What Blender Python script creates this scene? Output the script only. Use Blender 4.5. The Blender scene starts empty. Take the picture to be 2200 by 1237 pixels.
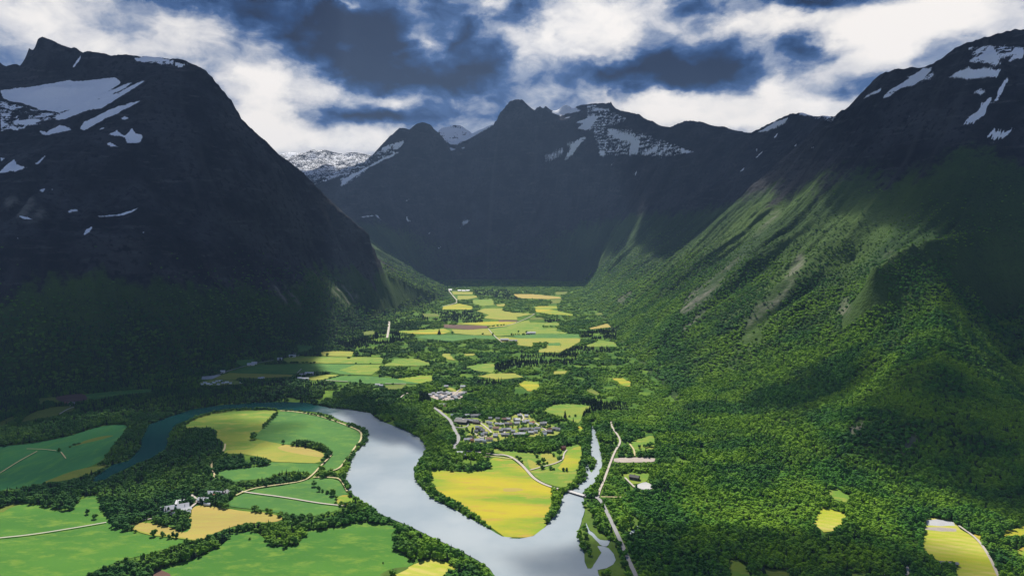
import bpy, bmesh, math, random
import numpy as np
from mathutils import Vector, Matrix
from mathutils.geometry import tessellate_polygon

random.seed(7)
RNG = np.random.default_rng(11)
scene = bpy.context.scene
COL = scene.collection
R = math.radians

# ------------------------------------------------------------------ camera
W0, H0 = 2200.0, 1237.0            # size of the photograph the measurements were taken in
FOC = 1467.0                       # focal length in those pixels (24 mm)
CAMZ = 500.0                       # lookout height above the valley floor
PITCH = math.atan((H0 / 2 - 520.0) / FOC)
cam_data = bpy.data.cameras.new("camera")
cam_data.sensor_width = 36.0
cam_data.lens = 36.0 * FOC / W0
cam_data.clip_start = 1.0
cam_data.clip_end = 60000.0
cam = bpy.data.objects.new("camera", cam_data)
cam.location = (0, 0, CAMZ)
cam.rotation_euler = (math.pi / 2 - PITCH, 0, 0)
COL.objects.link(cam)
scene.camera = cam

# ------------------------------------------------------------------ sun, exposure
SUN_EL, SUN_AZ = R(46.0), R(-11.0)          # azimuth from +Y (the view), to the right
SDIR = Vector((math.sin(SUN_AZ) * math.cos(SUN_EL), math.cos(SUN_AZ) * math.cos(SUN_EL), math.sin(SUN_EL)))
sun_data = bpy.data.lights.new("sun", 'SUN')
sun_data.energy = 5.0
sun_data.angle = R(0.5)
sun_data.color = (1.0, 0.95, 0.86)
sun = bpy.data.objects.new("sun", sun_data)
sun.rotation_euler = SDIR.to_track_quat('Z', 'Y').to_euler()
sun.location = (0, 0, 9000)
COL.objects.link(sun)
scene.view_settings.view_transform = 'Standard'
scene.view_settings.look = 'None'
scene.view_settings.exposure = 0.62
scene.view_settings.gamma = 1.0
scene.view_settings.use_curve_mapping = False
cy = scene.cycles
cy.use_denoising = True
cy.max_bounces = 4
cy.diffuse_bounces = 3
cy.glossy_bounces = 2
cy.transmission_bounces = 2
cy.transparent_max_bounces = 8
cy.volume_bounces = 0
cy.caustics_reflective = False
cy.caustics_refractive = False
cy.sample_clamp_indirect = 4.0

# ------------------------------------------------------------------ projection helpers
CP, SP = math.cos(PITCH), math.sin(PITCH)
def pix(X, Y, Z):
    """world point(s) -> photo pixel (2200 x 1237)"""
    X = np.asarray(X, float); Y = np.asarray(Y, float); dz = np.asarray(Z, float) - CAMZ
    d = Y * CP - dz * SP
    u = dz * CP + Y * SP
    d = np.maximum(d, 1e-3)
    return W0 / 2 + FOC * X / d, H0 / 2 - FOC * u / d
def ray(px, py):
    px = np.asarray(px, float); py = np.asarray(py, float)
    a = (px - W0 / 2) / FOC; b = (H0 / 2 - py) / FOC
    return a, CP + b * SP, b * CP - SP           # dx, dy, dz (per unit depth)
def at_depth(px, py, Y):
    dx, dy, dz = ray(px, py)
    t = np.asarray(Y, float) / dy
    return dx * t, np.asarray(Y, float) + 0 * t, CAMZ + dz * t
def ground(px, py, z=0.0):
    dx, dy, dz = ray(px, py)
    dz = np.minimum(dz, -0.012)
    t = (z - CAMZ) / dz
    return dx * t, dy * t
def zz(x0, y0, s, pts):
    return [(x0 + s * x, y0 + s * y) for x, y in pts]
sA = 560 / 1622
def A(*p): return zz(0, 810, sA, p)
def Cc(*p): return zz(540, 810, sA, p)
def D(*p): return zz(1080, 810, sA, p)
def G(*p): return zz(1640, 810, sA, p)
def E(*p): return zz(900, 830, 340 / 2200, p)
def B(*p): return zz(250, 1030, 280 / 2165, p)
def P(*p): return zz(380, 840, 420 / 2165, p)
def M(*p): return zz(860, 590, 500 / 2200, p)
def L(*p): return zz(400, 600, 500 / 2200, p)
def T(*p): return zz(0, 820, 280 / 1924, p)
sS = 740 / 2179
def S1(*p): return zz(0, 0, sS, p)
def S2(*p): return zz(730, 0, sS, p)
def S3(*p): return zz(1460, 0, sS, p)
def S4(*p): return zz(0, 400, sS, p)
def S5(*p): return zz(730, 400, sS, p)
def S6(*p): return zz(1460, 400, sS, p)

# ------------------------------------------------------------------ node helpers
def new_mat(name):
    m = bpy.data.materials.new(name); m.use_nodes = True
    nt = m.node_tree
    return m, nt, nt.nodes["Principled BSDF"]
def N(nt, kind, **kw):
    n = nt.nodes.new(kind)
    for k, v in kw.items(): setattr(n, k, v)
    return n
def setin(n, **kw):
    for k, v in kw.items(): n.inputs[k.replace('_', ' ')].default_value = v
    return n
def mixc(nt, fac, a, b, mode='MIX'):
    n = N(nt, 'ShaderNodeMix', data_type='RGBA', blend_type=mode)
    for sock, val in ((n.inputs[0], fac), (n.inputs[6], a), (n.inputs[7], b)):
        if isinstance(val, bpy.types.NodeSocket): nt.links.new(val, sock)
        elif isinstance(val, (int, float)): sock.default_value = val
        else: sock.default_value = (*val, 1) if len(val) == 3 else val
    return n.outputs[2]
def mathn(nt, op, a, b=None, c=None, clamp=False):
    n = N(nt, 'ShaderNodeMath', operation=op, use_clamp=clamp)
    for i, v in enumerate((a, b, c)):
        if v is None: continue
        if isinstance(v, bpy.types.NodeSocket): nt.links.new(v, n.inputs[i])
        else: n.inputs[i].default_value = v
    return n.outputs[0]
def noise(nt, vec, scale, detail=3.0, rough=0.55):
    n = N(nt, 'ShaderNodeTexNoise')
    setin(n, Scale=scale, Detail=detail, Roughness=rough)
    if vec is not None: nt.links.new(vec, n.inputs['Vector'])
    return n
def remap(nt, v, a, b, lo=0.0, hi=1.0):
    n = N(nt, 'ShaderNodeMapRange', interpolation_type='SMOOTHSTEP')
    nt.links.new(v, n.inputs[0])
    for i, x in enumerate((a, b, lo, hi)): n.inputs[i + 1].default_value = x
    return n.outputs[0]

# ------------------------------------------------------------------ sky
# clouds and blue gaps given by direction (azimuth, elevation): (x, y, rx, ry, strength), measured in photo pixels
WHITE = [(80,20,150,50,.75),(250,95,90,40,.45),(350,55,60,45,.35),(470,85,130,45,.35),(540,165,75,50,.75),(600,215,80,70,.9),(540,250,60,60,.7),
 (710,180,130,32,.7),(860,212,60,22,.7),(690,290,130,42,.85),(800,295,70,42,.6),(880,60,45,40,.45),(930,110,60,40,.35),
 (1180,85,75,65,.85),(1330,62,100,55,1.1),(1250,25,90,40,.7),(1055,8,40,18,.7),(740,2,50,12,.8),(1330,188,55,22,.55),
 (1430,215,120,28,.85),(1390,245,110,34,.85),(1560,235,130,55,.9),(1655,180,55,65,.85),(1735,232,90,45,.85),(1590,48,90,38,.9),
 (1710,40,70,40,.7),(1860,70,105,75,1.05),(1960,50,110,60,.95),(2090,30,130,50,.85),(2150,100,80,40,.4),(1800,150,70,40,.5),(1840,215,60,20,.5),
 (2000,10,120,30,.6),(1935,105,40,25,.45),(1120,110,50,50,.5),(1600,275,140,30,.6),(905,85,60,45,.55),(1000,200,90,22,.35),(640,150,60,25,.3),(985,20,30,40,.3),(560,100,50,30,.25),(1480,60,45,35,.5),(1650,110,35,40,.35),(1290,120,40,30,.4),(420,40,50,25,.3),(560,300,90,50,.6),(1240,120,60,20,.5)]
DARK = [(590,35,140,60,.75),(740,60,190,90,1.25),(830,100,120,65,.95),(720,140,170,42,.8),(1000,60,75,80,1.0),(1010,150,180,42,1.0),
 (880,172,140,28,.75),(740,236,150,26,1.0),(850,245,90,16,.7),(1115,20,45,32,.95),(1195,68,22,24,.7),(1400,140,110,42,1.15),(1510,158,160,46,1.3),
 (1600,110,130,50,.75),(1745,122,65,52,1.15),(1805,196,90,22,.8),(1490,15,80,36,.9),(1755,-6,130,22,1.5),(430,8,130,24,.65),
 (240,42,90,26,.35),(50,115,110,45,.3),(340,115,110,40,.12),(1985,128,70,26,.6),(2140,60,40,22,.3),(1150,190,160,36,.35),(980,222,130,40,.4),
 (1130,55,30,30,.4),(760,12,60,20,.2),(520,122,60,20,.1),(1290,150,90,30,.5)]
world = bpy.data.worlds.new("World")
scene.world = world
world.use_nodes = True
wt = world.node_tree
bg = wt.nodes["Background"]
bg.inputs["Strength"].default_value = 0.074
sky = N(wt, 'ShaderNodeTexSky', sky_type='NISHITA', sun_disc=False)
sky.sun_elevation = SUN_EL
sky.sun_rotation = SUN_AZ
sky.altitude = 500
tc = N(wt, 'ShaderNodeTexCoord')
sep = N(wt, 'ShaderNodeSeparateXYZ'); wt.links.new(tc.outputs['Generated'], sep.inputs[0])
az = mathn(wt, 'ARCTAN2', sep.outputs[0], sep.outputs[1])
el = mathn(wt, 'ARCSINE', sep.outputs[2])
comb = N(wt, 'ShaderNodeCombineXYZ'); wt.links.new(az, comb.inputs[0]); wt.links.new(el, comb.inputs[1])
nz = N(wt, 'ShaderNodeMapping'); nz.inputs['Scale'].default_value = (1.0, 1.7, 1.0); wt.links.new(comb.outputs[0], nz.inputs[0])
warp = noise(wt, nz.outputs[0], 9.0, 6.0, 0.6)
wsub = N(wt, 'ShaderNodeVectorMath', operation='SUBTRACT'); wt.links.new(warp.outputs['Color'], wsub.inputs[0]); wsub.inputs[1].default_value = (.5, .5, .5)
wmul = N(wt, 'ShaderNodeVectorMath', operation='MULTIPLY_ADD'); wt.links.new(wsub.outputs[0], wmul.inputs[0])
wmul.inputs[1].default_value = (0.13, 0.075, 0.0); wt.links.new(comb.outputs[0], wmul.inputs[2])
def blobs(lst, grow):
    acc = None
    for (x, y, rx, ry, a) in lst:
        dx, dy, dz = ray(x, y)
        ln = math.sqrt(dx * dx + dy * dy + dz * dz)
        mp = N(wt, 'ShaderNodeMapping', vector_type='TEXTURE')
        mp.inputs['Location'].default_value = (math.atan2(dx, dy), math.asin(dz / ln), 0)
        mp.inputs['Scale'].default_value = (rx / FOC * grow, ry / FOC * grow, 1)
        wt.links.new(wmul.outputs[0], mp.inputs[0])
        g = N(wt, 'ShaderNodeTexGradient', gradient_type='QUADRATIC_SPHERE'); wt.links.new(mp.outputs[0], g.inputs[0])
        acc = mathn(wt, 'MULTIPLY_ADD', g.outputs['Fac'], a, acc if acc is not None else 0.0)
    return acc
wv, dv = blobs(WHITE, 1.75), blobs(DARK, 1.75)
fine = noise(wt, nz.outputs[0], 19.0, 9.0, 0.6); fine.inputs['Distortion'].default_value = .5
broad = noise(wt, nz.outputs[0], 4.0, 4.0, 0.55)
val = mathn(wt, 'MULTIPLY_ADD', wv, 0.54, 0.46)
val = mathn(wt, 'MULTIPLY_ADD', dv, -0.42, val)
val = mathn(wt, 'ADD', val, mathn(wt, 'MULTIPLY_ADD', fine.outputs['Fac'], 0.7, -0.35))
val = mathn(wt, 'ADD', val, mathn(wt, 'MULTIPLY_ADD', broad.outputs['Fac'], 0.4, -0.2))
vor = N(wt, 'ShaderNodeTexVoronoi', feature='F1'); setin(vor, Scale=13.0, Detail=3.0, Roughness=.55); vor.normalize = True
vmap = N(wt, 'ShaderNodeMapping'); vmap.inputs['Scale'].default_value = (1.0, 1.5, 1.0); wt.links.new(wmul.outputs[0], vmap.inputs[0]); wt.links.new(vmap.outputs[0], vor.inputs['Vector'])
val = mathn(wt, 'ADD', val, mathn(wt, 'MULTIPLY_ADD', vor.outputs['Distance'], -0.9, 0.30))
val = mathn(wt, 'SUBTRACT', val, remap(wt, el, .42, .75, 0.0, .22))        # unseen upper sky darkened to deepen the shade
ramp = N(wt, 'ShaderNodeValToRGB'); wt.links.new(val, ramp.inputs[0])
er = ramp.color_ramp
stops = [(0.0, (.006, .014, .040)), (0.18, (.012, .045, .135)), (0.34, (.05, .11, .26)), (0.50, (.27, .32, .43)), (0.66, (.60, .60, .63)), (0.84, (.83, .80, .77)), (1.0, (.93, .88, .83))]
er.elements[0].position, er.elements[0].color = stops[0][0], (*stops[0][1], 1)
er.elements[1].position, er.elements[1].color = stops[-1][0], (*stops[-1][1], 1)
for p_, c_ in stops[1:-1]:
    e_ = er.elements.new(p_); e_.color = (*c_, 1)
cl10 = N(wt, 'ShaderNodeVectorMath', operation='SCALE'); wt.links.new(ramp.outputs[0], cl10.inputs[0]); cl10.inputs['Scale'].default_value = 10.0
wt.links.new(mixc(wt, 0.97, sky.outputs[0], cl10.outputs[0]), bg.inputs['Color'])
world.cycles.sampling_method = 'MANUAL'
world.cycles.sample_map_resolution = 512

# ------------------------------------------------------------------ noise in numpy
def perlin(x, y, seed=0):
    rng = np.random.default_rng(seed)
    perm = rng.permutation(512)
    ang = rng.random(512) * 2 * np.pi
    gx, gy = np.cos(ang), np.sin(ang)
    xi = np.floor(x).astype(int); yi = np.floor(y).astype(int)
    xf = x - xi; yf = y - yi
    u = xf * xf * xf * (xf * (xf * 6 - 15) + 10); v = yf * yf * yf * (yf * (yf * 6 - 15) + 10)
    def g(ix, iy, fx, fy):
        h = perm[(perm[ix & 511] + iy) & 511]
        return gx[h] * fx + gy[h] * fy
    a = g(xi, yi, xf, yf); b = g(xi + 1, yi, xf - 1, yf)
    c = g(xi, yi + 1, xf, yf - 1); d = g(xi + 1, yi + 1, xf - 1, yf - 1)
    return (a + u * (b - a)) * (1 - v) + (c + u * (d - c)) * v
def fbm(x, y, octaves=4, seed=0, gain=0.5):
    s, amp, f = 0, 1.0, 1.0
    for o in range(octaves):
        s = s + amp * perlin(x * f, y * f, seed + o); amp *= gain; f *= 2.03
    return s
def fill_poly(mask, poly, val=1.0):
    """even-odd scan fill of one polygon (in mask cells)"""
    pts = np.asarray(poly, float)
    h, w = mask.shape
    y0 = max(0, int(math.floor(pts[:, 1].min()))); y1 = min(h - 1, int(math.ceil(pts[:, 1].max())))
    x1 = pts[:, 0]; yy1 = pts[:, 1]; x2 = np.roll(x1, -1); yy2 = np.roll(yy1, -1)
    for r in range(y0, y1 + 1):
        yc = r + 0.5
        hit = (yy1 <= yc) != (yy2 <= yc)
        if not hit.any(): continue
        xs = np.sort(x1[hit] + (yc - yy1[hit]) * (x2[hit] - x1[hit]) / (yy2[hit] - yy1[hit]))
        for a, b in zip(xs[0::2], xs[1::2]):
            ia = max(0, int(math.ceil(a - 0.5))); ib = min(w, int(math.floor(b - 0.5)) + 1)
            if ib > ia: mask[r, ia:ib] = val
def box_blur(a, r):
    for ax in (0, 1):
        p = np.pad(a, [(r + 1, r) if i == ax else (0, 0) for i in (0, 1)], mode='edge')
        c = np.cumsum(p, axis=ax)
        a = (np.take(c, range(2 * r + 1, c.shape[ax]), ax) - np.take(c, range(0, c.shape[ax] - 2 * r - 1), ax)) / (2 * r + 1)
    return a
def smooth(e0, e1, x):
    t = np.clip((x - e0) / (e1 - e0), 0, 1); return t * t * (3 - 2 * t)

# ------------------------------------------------------------------ the height field: feature lines measured in the photo, relaxed between
GX0, GY0, GW, GH = -7200.0, 100.0, 14400.0, 18000.0
def w3(lst): return [tuple(float(v) for v in at_depth(x, y, d)) for x, y, d in lst]
OFF = 35.0
ridges = []
left_ridge = w3([(-700,110,4300),(-400,130,4300),(-200,120,4250),(-60,140,4250),(-20,120,4250),(-8,118,4250),(2,150,4250),(18,142,4250),(32,139,4250),(48,150,4240),(54,147,4230),(57,112,4230),(64,104,4225),
 (72,112,4222),(75,98,4220),(82,86,4210),(92,79,4205),(104,84,4200),(130,97,4200),(162,109,4195),(170,113,4195),(172,126,4190),(178,112,4190),(205,112,4180),(232,115,4170),(235,120,4170),(241,115,4165),
 (300,120,4150),(390,130,4100),(430,150,4100),(455,165,4120),(470,185,4150),(492,212,4200),(508,236,4250),(516,255,4270),(525,272,4300),(560,310,4380),(585,330,4430),(600,343,4460),(650,390,4560),
 (700,428,4640),(750,465,4700),(790,503,4780),(812,560,4900),(818,580,5000),(870,605,5400),(920,625,5800),(965,640,6150)])
ridges.append(left_ridge)
ridges.append(w3([(-300,190,3900),(0,215,3900),(60,236,3850),(130,236,3830),(200,210,3880),(250,190,3950),(300,165,4000)]))        # snow cirque floor
ridges.append(w3([(0,170,4120),(80,178,4110),(150,172,4110),(240,165,4110)]))                                                    # foot of the cirque headwall
ridges.append(w3([(-200,300,3480),(0,330,3480),(150,310,3520),(300,280,3650),(420,300,3700),(500,360,3850)]))
ridges.append(w3([(-200,520,2700),(0,510,2720),(250,500,2900),(450,520,3300),(600,560,3850),(720,600,4300)]))
ridges.append(w3([(250,690,2420),(300,683,2450),(350,700,2480),(400,750,2480)]))                                                 # low shoulder above the left fields
right_ridge = w3([(2900,70,2600),(2600,60,2800),(2400,70,2950),(2200,78,3150),(2175,80,3180),(2150,79,3200),(2110,86,3260),(2085,95,3300),(2060,102,3340),(2035,118,3400),(2020,128,3440),(2010,139,3470),(1995,141,3520),(1985,147,3550),
 (1960,146,3620),(1920,150,3740),(1895,158,3800),(1880,167,3860),(1865,182,3930),(1852,198,4000),(1845,208,4050),(1830,230,4150),(1815,245,4250),(1800,259,4400)])
ridges.append(right_ridge)
ridges.append(w3([(1798,260,4700),(1780,251,5400),(1760,248,5900),(1725,240,6200),(1700,243,6300),(1680,250,6400),(1650,266,6600),(1630,278,6700),(1612,288,6900),(1590,290,7200),(1565,281,7400),(1540,274,7500),(1515,265,7700),
 (1500,261,7800),(1475,259,7950),(1460,265,8050),(1440,274,8200),(1415,270,8400),(1400,258,8500),(1390,262,8600),(1372,245,8700),(1350,240,8900),(1320,234,9200),(1312,218,9300),(1305,222,9350),(1280,222,9450),(1240,227,9650),
 (1233,235,9650),(1217,221,9700),(1200,234,9720),(1186,242,9750)]))
ridges.append(w3([(1235,258,9300),(1200,255,9500),(1185,240,9600),(1172,226,9700),(1165,232,9720),(1158,225,9730),(1148,238,9760),(1142,240,9780),(1135,226,9820),(1122,214,9850),(1108,213,9900),(1095,217,9930),(1086,228,9950),
 (1076,240,10000),(1070,255,10050),(1060,268,10150),(1030,280,10400),(1000,294,10600),(975,312,10800),(967,318,10850)]))
ridges.append(w3([(560,470,9300),(640,425,9350),(690,398,9400),(740,371,9500),(790,345,9600),(820,311,9700),(838,290,9730),(850,280,9750),(860,272,9760),(872,273,9770),(880,277,9780),(886,270,9785),(895,264,9790),
 (908,261,9800),(924,265,9800),(934,276,9820),(948,290,9840),(960,306,9860),(970,322,9880)]))
ridges.append(w3([(925,300,13000),(936,282,13000),(948,266,13000),(962,268,13000),(980,262,13000),(992,264,13000),(1006,276,13000),(1030,300,13000)]))
ridges.append(w3([(450,360,15500),(560,345,15500),(595,334,15500),(618,327,15500),(640,328,15500),(655,333,15500),(672,326,15500),(700,322,15500),(715,326,15500),(730,330,15500),(760,326,15500),(790,331,15500),(830,338,15500),(900,340,15500)]))
ridges.append(w3([(560,400,12000),(700,395,12200),(820,385,12500)]))
# mid slopes
mids = []
mids.append(w3([(1720,372,3950),(1690,442,3820),(1640,492,3640),(1580,557,3440),(1480,657,3140),(1400,748,2890)]))               # lit rocky rib of the right wall
mids.append(w3([(2230,492,2450),(2080,505,2420),(2020,512,2390),(1965,518,2350),(1930,538,2310),(1880,572,2260)]))              # crest of the wooded buttress
mids.append(w3([(1970,530,2380),(2000,600,2200),(2020,680,2000),(2020,760,1830),(1990,850,1650),(1960,930,1500)]))
mids.append(w3([(2400,640,2150),(2250,640,2300),(2150,680,2300),(2180,790,2020),(2260,900,1680)]))                               # hollow right of the buttress
mids.append(w3([(1830,560,2850),(1800,640,2600),(1775,760,2230),(1790,860,1920)]))                                                              # gully left of it
mids.append(w3([(1560,420,6200),(1480,520,5700),(1400,590,5300)]))
mids.append(w3([(1330,420,8600),(1300,520,8300)]))
mids.append(w3([(1000,440,9900),(1000,530,9500),(1150,440,9700),(1150,530,9400)]))
backs = [w3([(-700,320,6000),(0,330,5900),(300,330,5800),(450,360,5800)]),
         w3([(2900,300,4200),(2400,300,4400),(2200,300,4700)]),
         w3([(1900,330,6500),(1800,340,7400),(1700,345,8300),(1500,350,9800)])]
far_low = [(-2500, 12200, 900), (-1500, 12600, 1200), (0, 13500, 1500), (1200, 13500, 1500), (2500, 12500, 1500), (4000, 10500, 1300), (5500, 8000, 1200), (6500, 5000, 900), (6500, 2500, 700)]
# the flat valley floor
foot_left = [(-900,860),(-300,850),(0,836),(200,826),(330,812),(430,790),(520,768),(600,748),(640,736),(718,728),(775,708),(798,692),(860,668),(900,656),(965,634),(968,615),(900,603)]
foot_far = [(1000,599),(1150,600),(1252,606)]
foot_right = [(1258,620),(1275,650),(1305,690),(1350,742),(1405,802),(1450,860),(1480,930),(1560,985),(1690,1030),(1780,1040),(1900,1046),(2050,1062),(2200,1092),(2500,1150),(3200,1250)]
floor_poly = [ground(x, y) for x, y in foot_left + foot_far + foot_right]
floor_poly = [(float(a), float(b)) for a, b in floor_poly]
floor_poly = floor_poly + [(1500, 100), (-1900, 100)]

def solve_height():
    z = None
    for h, it in ((400, 400), (200, 300), (100, 250), (50, 200), (25, 160)):
        nx, ny = int(GW / h) + 1, int(GH / h) + 1
        fm = np.zeros((ny, nx)); fv = np.zeros((ny, nx)); fn = np.zeros((ny, nx))
        for ln in ridges + mids + backs:
            off = OFF
            for a, b in zip(ln[:-1], ln[1:]):
                n = max(2, int(math.hypot(b[0] - a[0], b[1] - a[1]) / (h * 0.4)) + 1)
                for t in np.linspace(0, 1, n):
                    i = int(round((a[0] + (b[0] - a[0]) * t - GX0) / h)); j = int(round((a[1] + (b[1] - a[1]) * t - GY0) / h))
                    if 0 <= i < nx and 0 <= j < ny:
                        zz_ = max(0.0, a[2] + (b[2] - a[2]) * t)
                        zz_ = zz_ + off * (1 - math.exp(-zz_ / off))
                        fv[j, i] += zz_; fn[j, i] += 1
        for x, y, q in far_low:
            i = int(round((x - GX0) / h)); j = int(round((y - GY0) / h)); fv[j, i] += q; fn[j, i] += 1
        fm = fn > 0
        fv = np.where(fm, fv / np.maximum(fn, 1), 0)
        fl = np.zeros((ny, nx)); fill_poly(fl, [((x - GX0) / h + .5, (y - GY0) / h + .5) for x, y in floor_poly])
        fl = fl > 0
        fm = fm | fl; fv = np.where(fl, 0, fv)
        if z is None: z = np.full((ny, nx), 500.0)
        else:
            yi = np.clip(np.arange(ny) * h / hp, 0, z.shape[0] - 1.001); xi = np.clip(np.arange(nx) * h / hp, 0, z.shape[1] - 1.001)
            y0 = yi.astype(int); x0 = xi.astype(int); fy = (yi - y0)[:, None]; fx = (xi - x0)[None]
            z = (z[y0][:, x0] * (1 - fx) + z[y0][:, x0 + 1] * fx) * (1 - fy) + (z[y0 + 1][:, x0] * (1 - fx) + z[y0 + 1][:, x0 + 1] * fx) * fy
        z = np.where(fm, fv, z)
        for k in range(it):
            p = np.pad(z, 1, mode='edge')
            zn = 0.25 * (p[:-2, 1:-1] + p[2:, 1:-1] + p[1:-1, :-2] + p[1:-1, 2:])
            z = np.where(fm, fv, zn)
        hp = h
    near = (fn > 0).astype(float)
    return z, near
ZB, NEAR = solve_height()
ZB = ZB - OFF * (1 - np.exp(-ZB / OFF))
HS = 12.5
def upsample(a):
    ny, nx = (a.shape[0] - 1) * 2 + 1, (a.shape[1] - 1) * 2 + 1
    o = np.zeros((ny, nx)); o[::2, ::2] = a
    o[1::2, ::2] = 0.5 * (a[:-1] + a[1:]); o[:, 1::2] = 0.5 * (o[:, :-1:2] + o[:, 2::2])
    return o
ridge_near = np.clip(box_blur(box_blur(NEAR, 2), 2) * 12, 0, 1)
ZU = upsample(ZB); RN = upsample(ridge_near)
NYG, NXG = ZU.shape
gx = GX0 + HS * np.arange(NXG)[None]; gy = GY0 + HS * np.arange(NYG)[:, None]
# gullies: noise drawn out along the fall line
zs = box_blur(ZU, 10)
dyz, dxz = np.gradient(zs)
ln = np.sqrt(dxz ** 2 + dyz ** 2) + 1e-6
fx_, fy_ = dxz / ln, dyz / ln
def lic(src, steps):
    H_, W_ = src.shape
    acc = src.copy(); n = 1
    for sgn in (1, -1):
        px_ = np.broadcast_to(np.arange(W_)[None].astype(np.float32), src.shape).copy(); py_ = np.broadcast_to(np.arange(H_)[:, None].astype(np.float32), src.shape).copy()
        for k in range(steps):
            ix = np.clip(px_.astype(np.int32), 0, W_ - 1); iy = np.clip(py_.astype(np.int32), 0, H_ - 1)
            px_ += sgn * 1.6 * fx_[iy, ix]; py_ += sgn * 1.6 * fy_[iy, ix]
            ix = np.clip((px_ + .5).astype(np.int32), 0, W_ - 1); iy = np.clip((py_ + .5).astype(np.int32), 0, H_ - 1)
            acc += src[iy, ix]; n += 1
    return acc / n
white = RNG.standard_normal(ZU.shape).astype(np.float32)
fx_ = fx_.astype(np.float32); fy_ = fy_.astype(np.float32)
STK = lic(box_blur(white, 1).astype(np.float32), 22); STK = STK / STK.std()
STKB = lic(box_blur(white[::-1], 4).astype(np.float32), 30); STKB = STKB / STKB.std()
STKC = lic(box_blur(box_blur(white[:, ::-1], 9), 6).astype(np.float32), 45); STKC = STKC / STKC.std()
amp = smooth(15, 260, ZU) * (1 - 0.85 * RN)
big = fbm((gx + 0 * gy) / 420.0, (gy + 0 * gx) / 420.0, 5, 3)
HF = ZU + amp * (6.5 * np.clip(STK, -3, 3) + 19.0 * np.clip(STKB, -3, 3) * smooth(20, 350, ZU) + 34.0 * np.clip(STKC, -2.5, 2.5) * smooth(30, 420, ZU) + 60.0 * big * smooth(60, 900, ZU))
HF += 0.25 * amp * smooth(3000, 9000, gy) * 40 * fbm((gx + 0 * gy) / 150.0, (gy + 0 * gx) / 150.0, 3, 9)
HF = np.where(ZU < 0.5, np.minimum(ZU, 0), np.maximum(HF, ZU * 0.3))
def samp(arr, x, y):
    u = np.clip((np.asarray(x, float) - GX0) / HS, 0, NXG - 1.001); v = np.clip((np.asarray(y, float) - GY0) / HS, 0, NYG - 1.001)
    i = u.astype(int); j = v.astype(int); fu = u - i; fv = v - j
    return (arr[j, i] * (1 - fu) + arr[j, i + 1] * fu) * (1 - fv) + (arr[j + 1, i] * (1 - fu) + arr[j + 1, i + 1] * fu) * fv
def height(x, y): return samp(HF, x, y)
def hit(px, py):
    """photo pixel -> first terrain point along its ray (scalar)"""
    dx, dy, dz = ray(px, py)
    t = np.concatenate([np.arange(250, 4000, 8.0), np.arange(4000, 17500, 25.0)])
    x = dx * t; y = dy * t; z = CAMZ + dz * t
    below = z < height(x, y)
    k = int(np.argmax(below)) if below.any() else len(t) - 1
    return float(x[k]), float(y[k]), float(height(x[k], y[k]))

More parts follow.
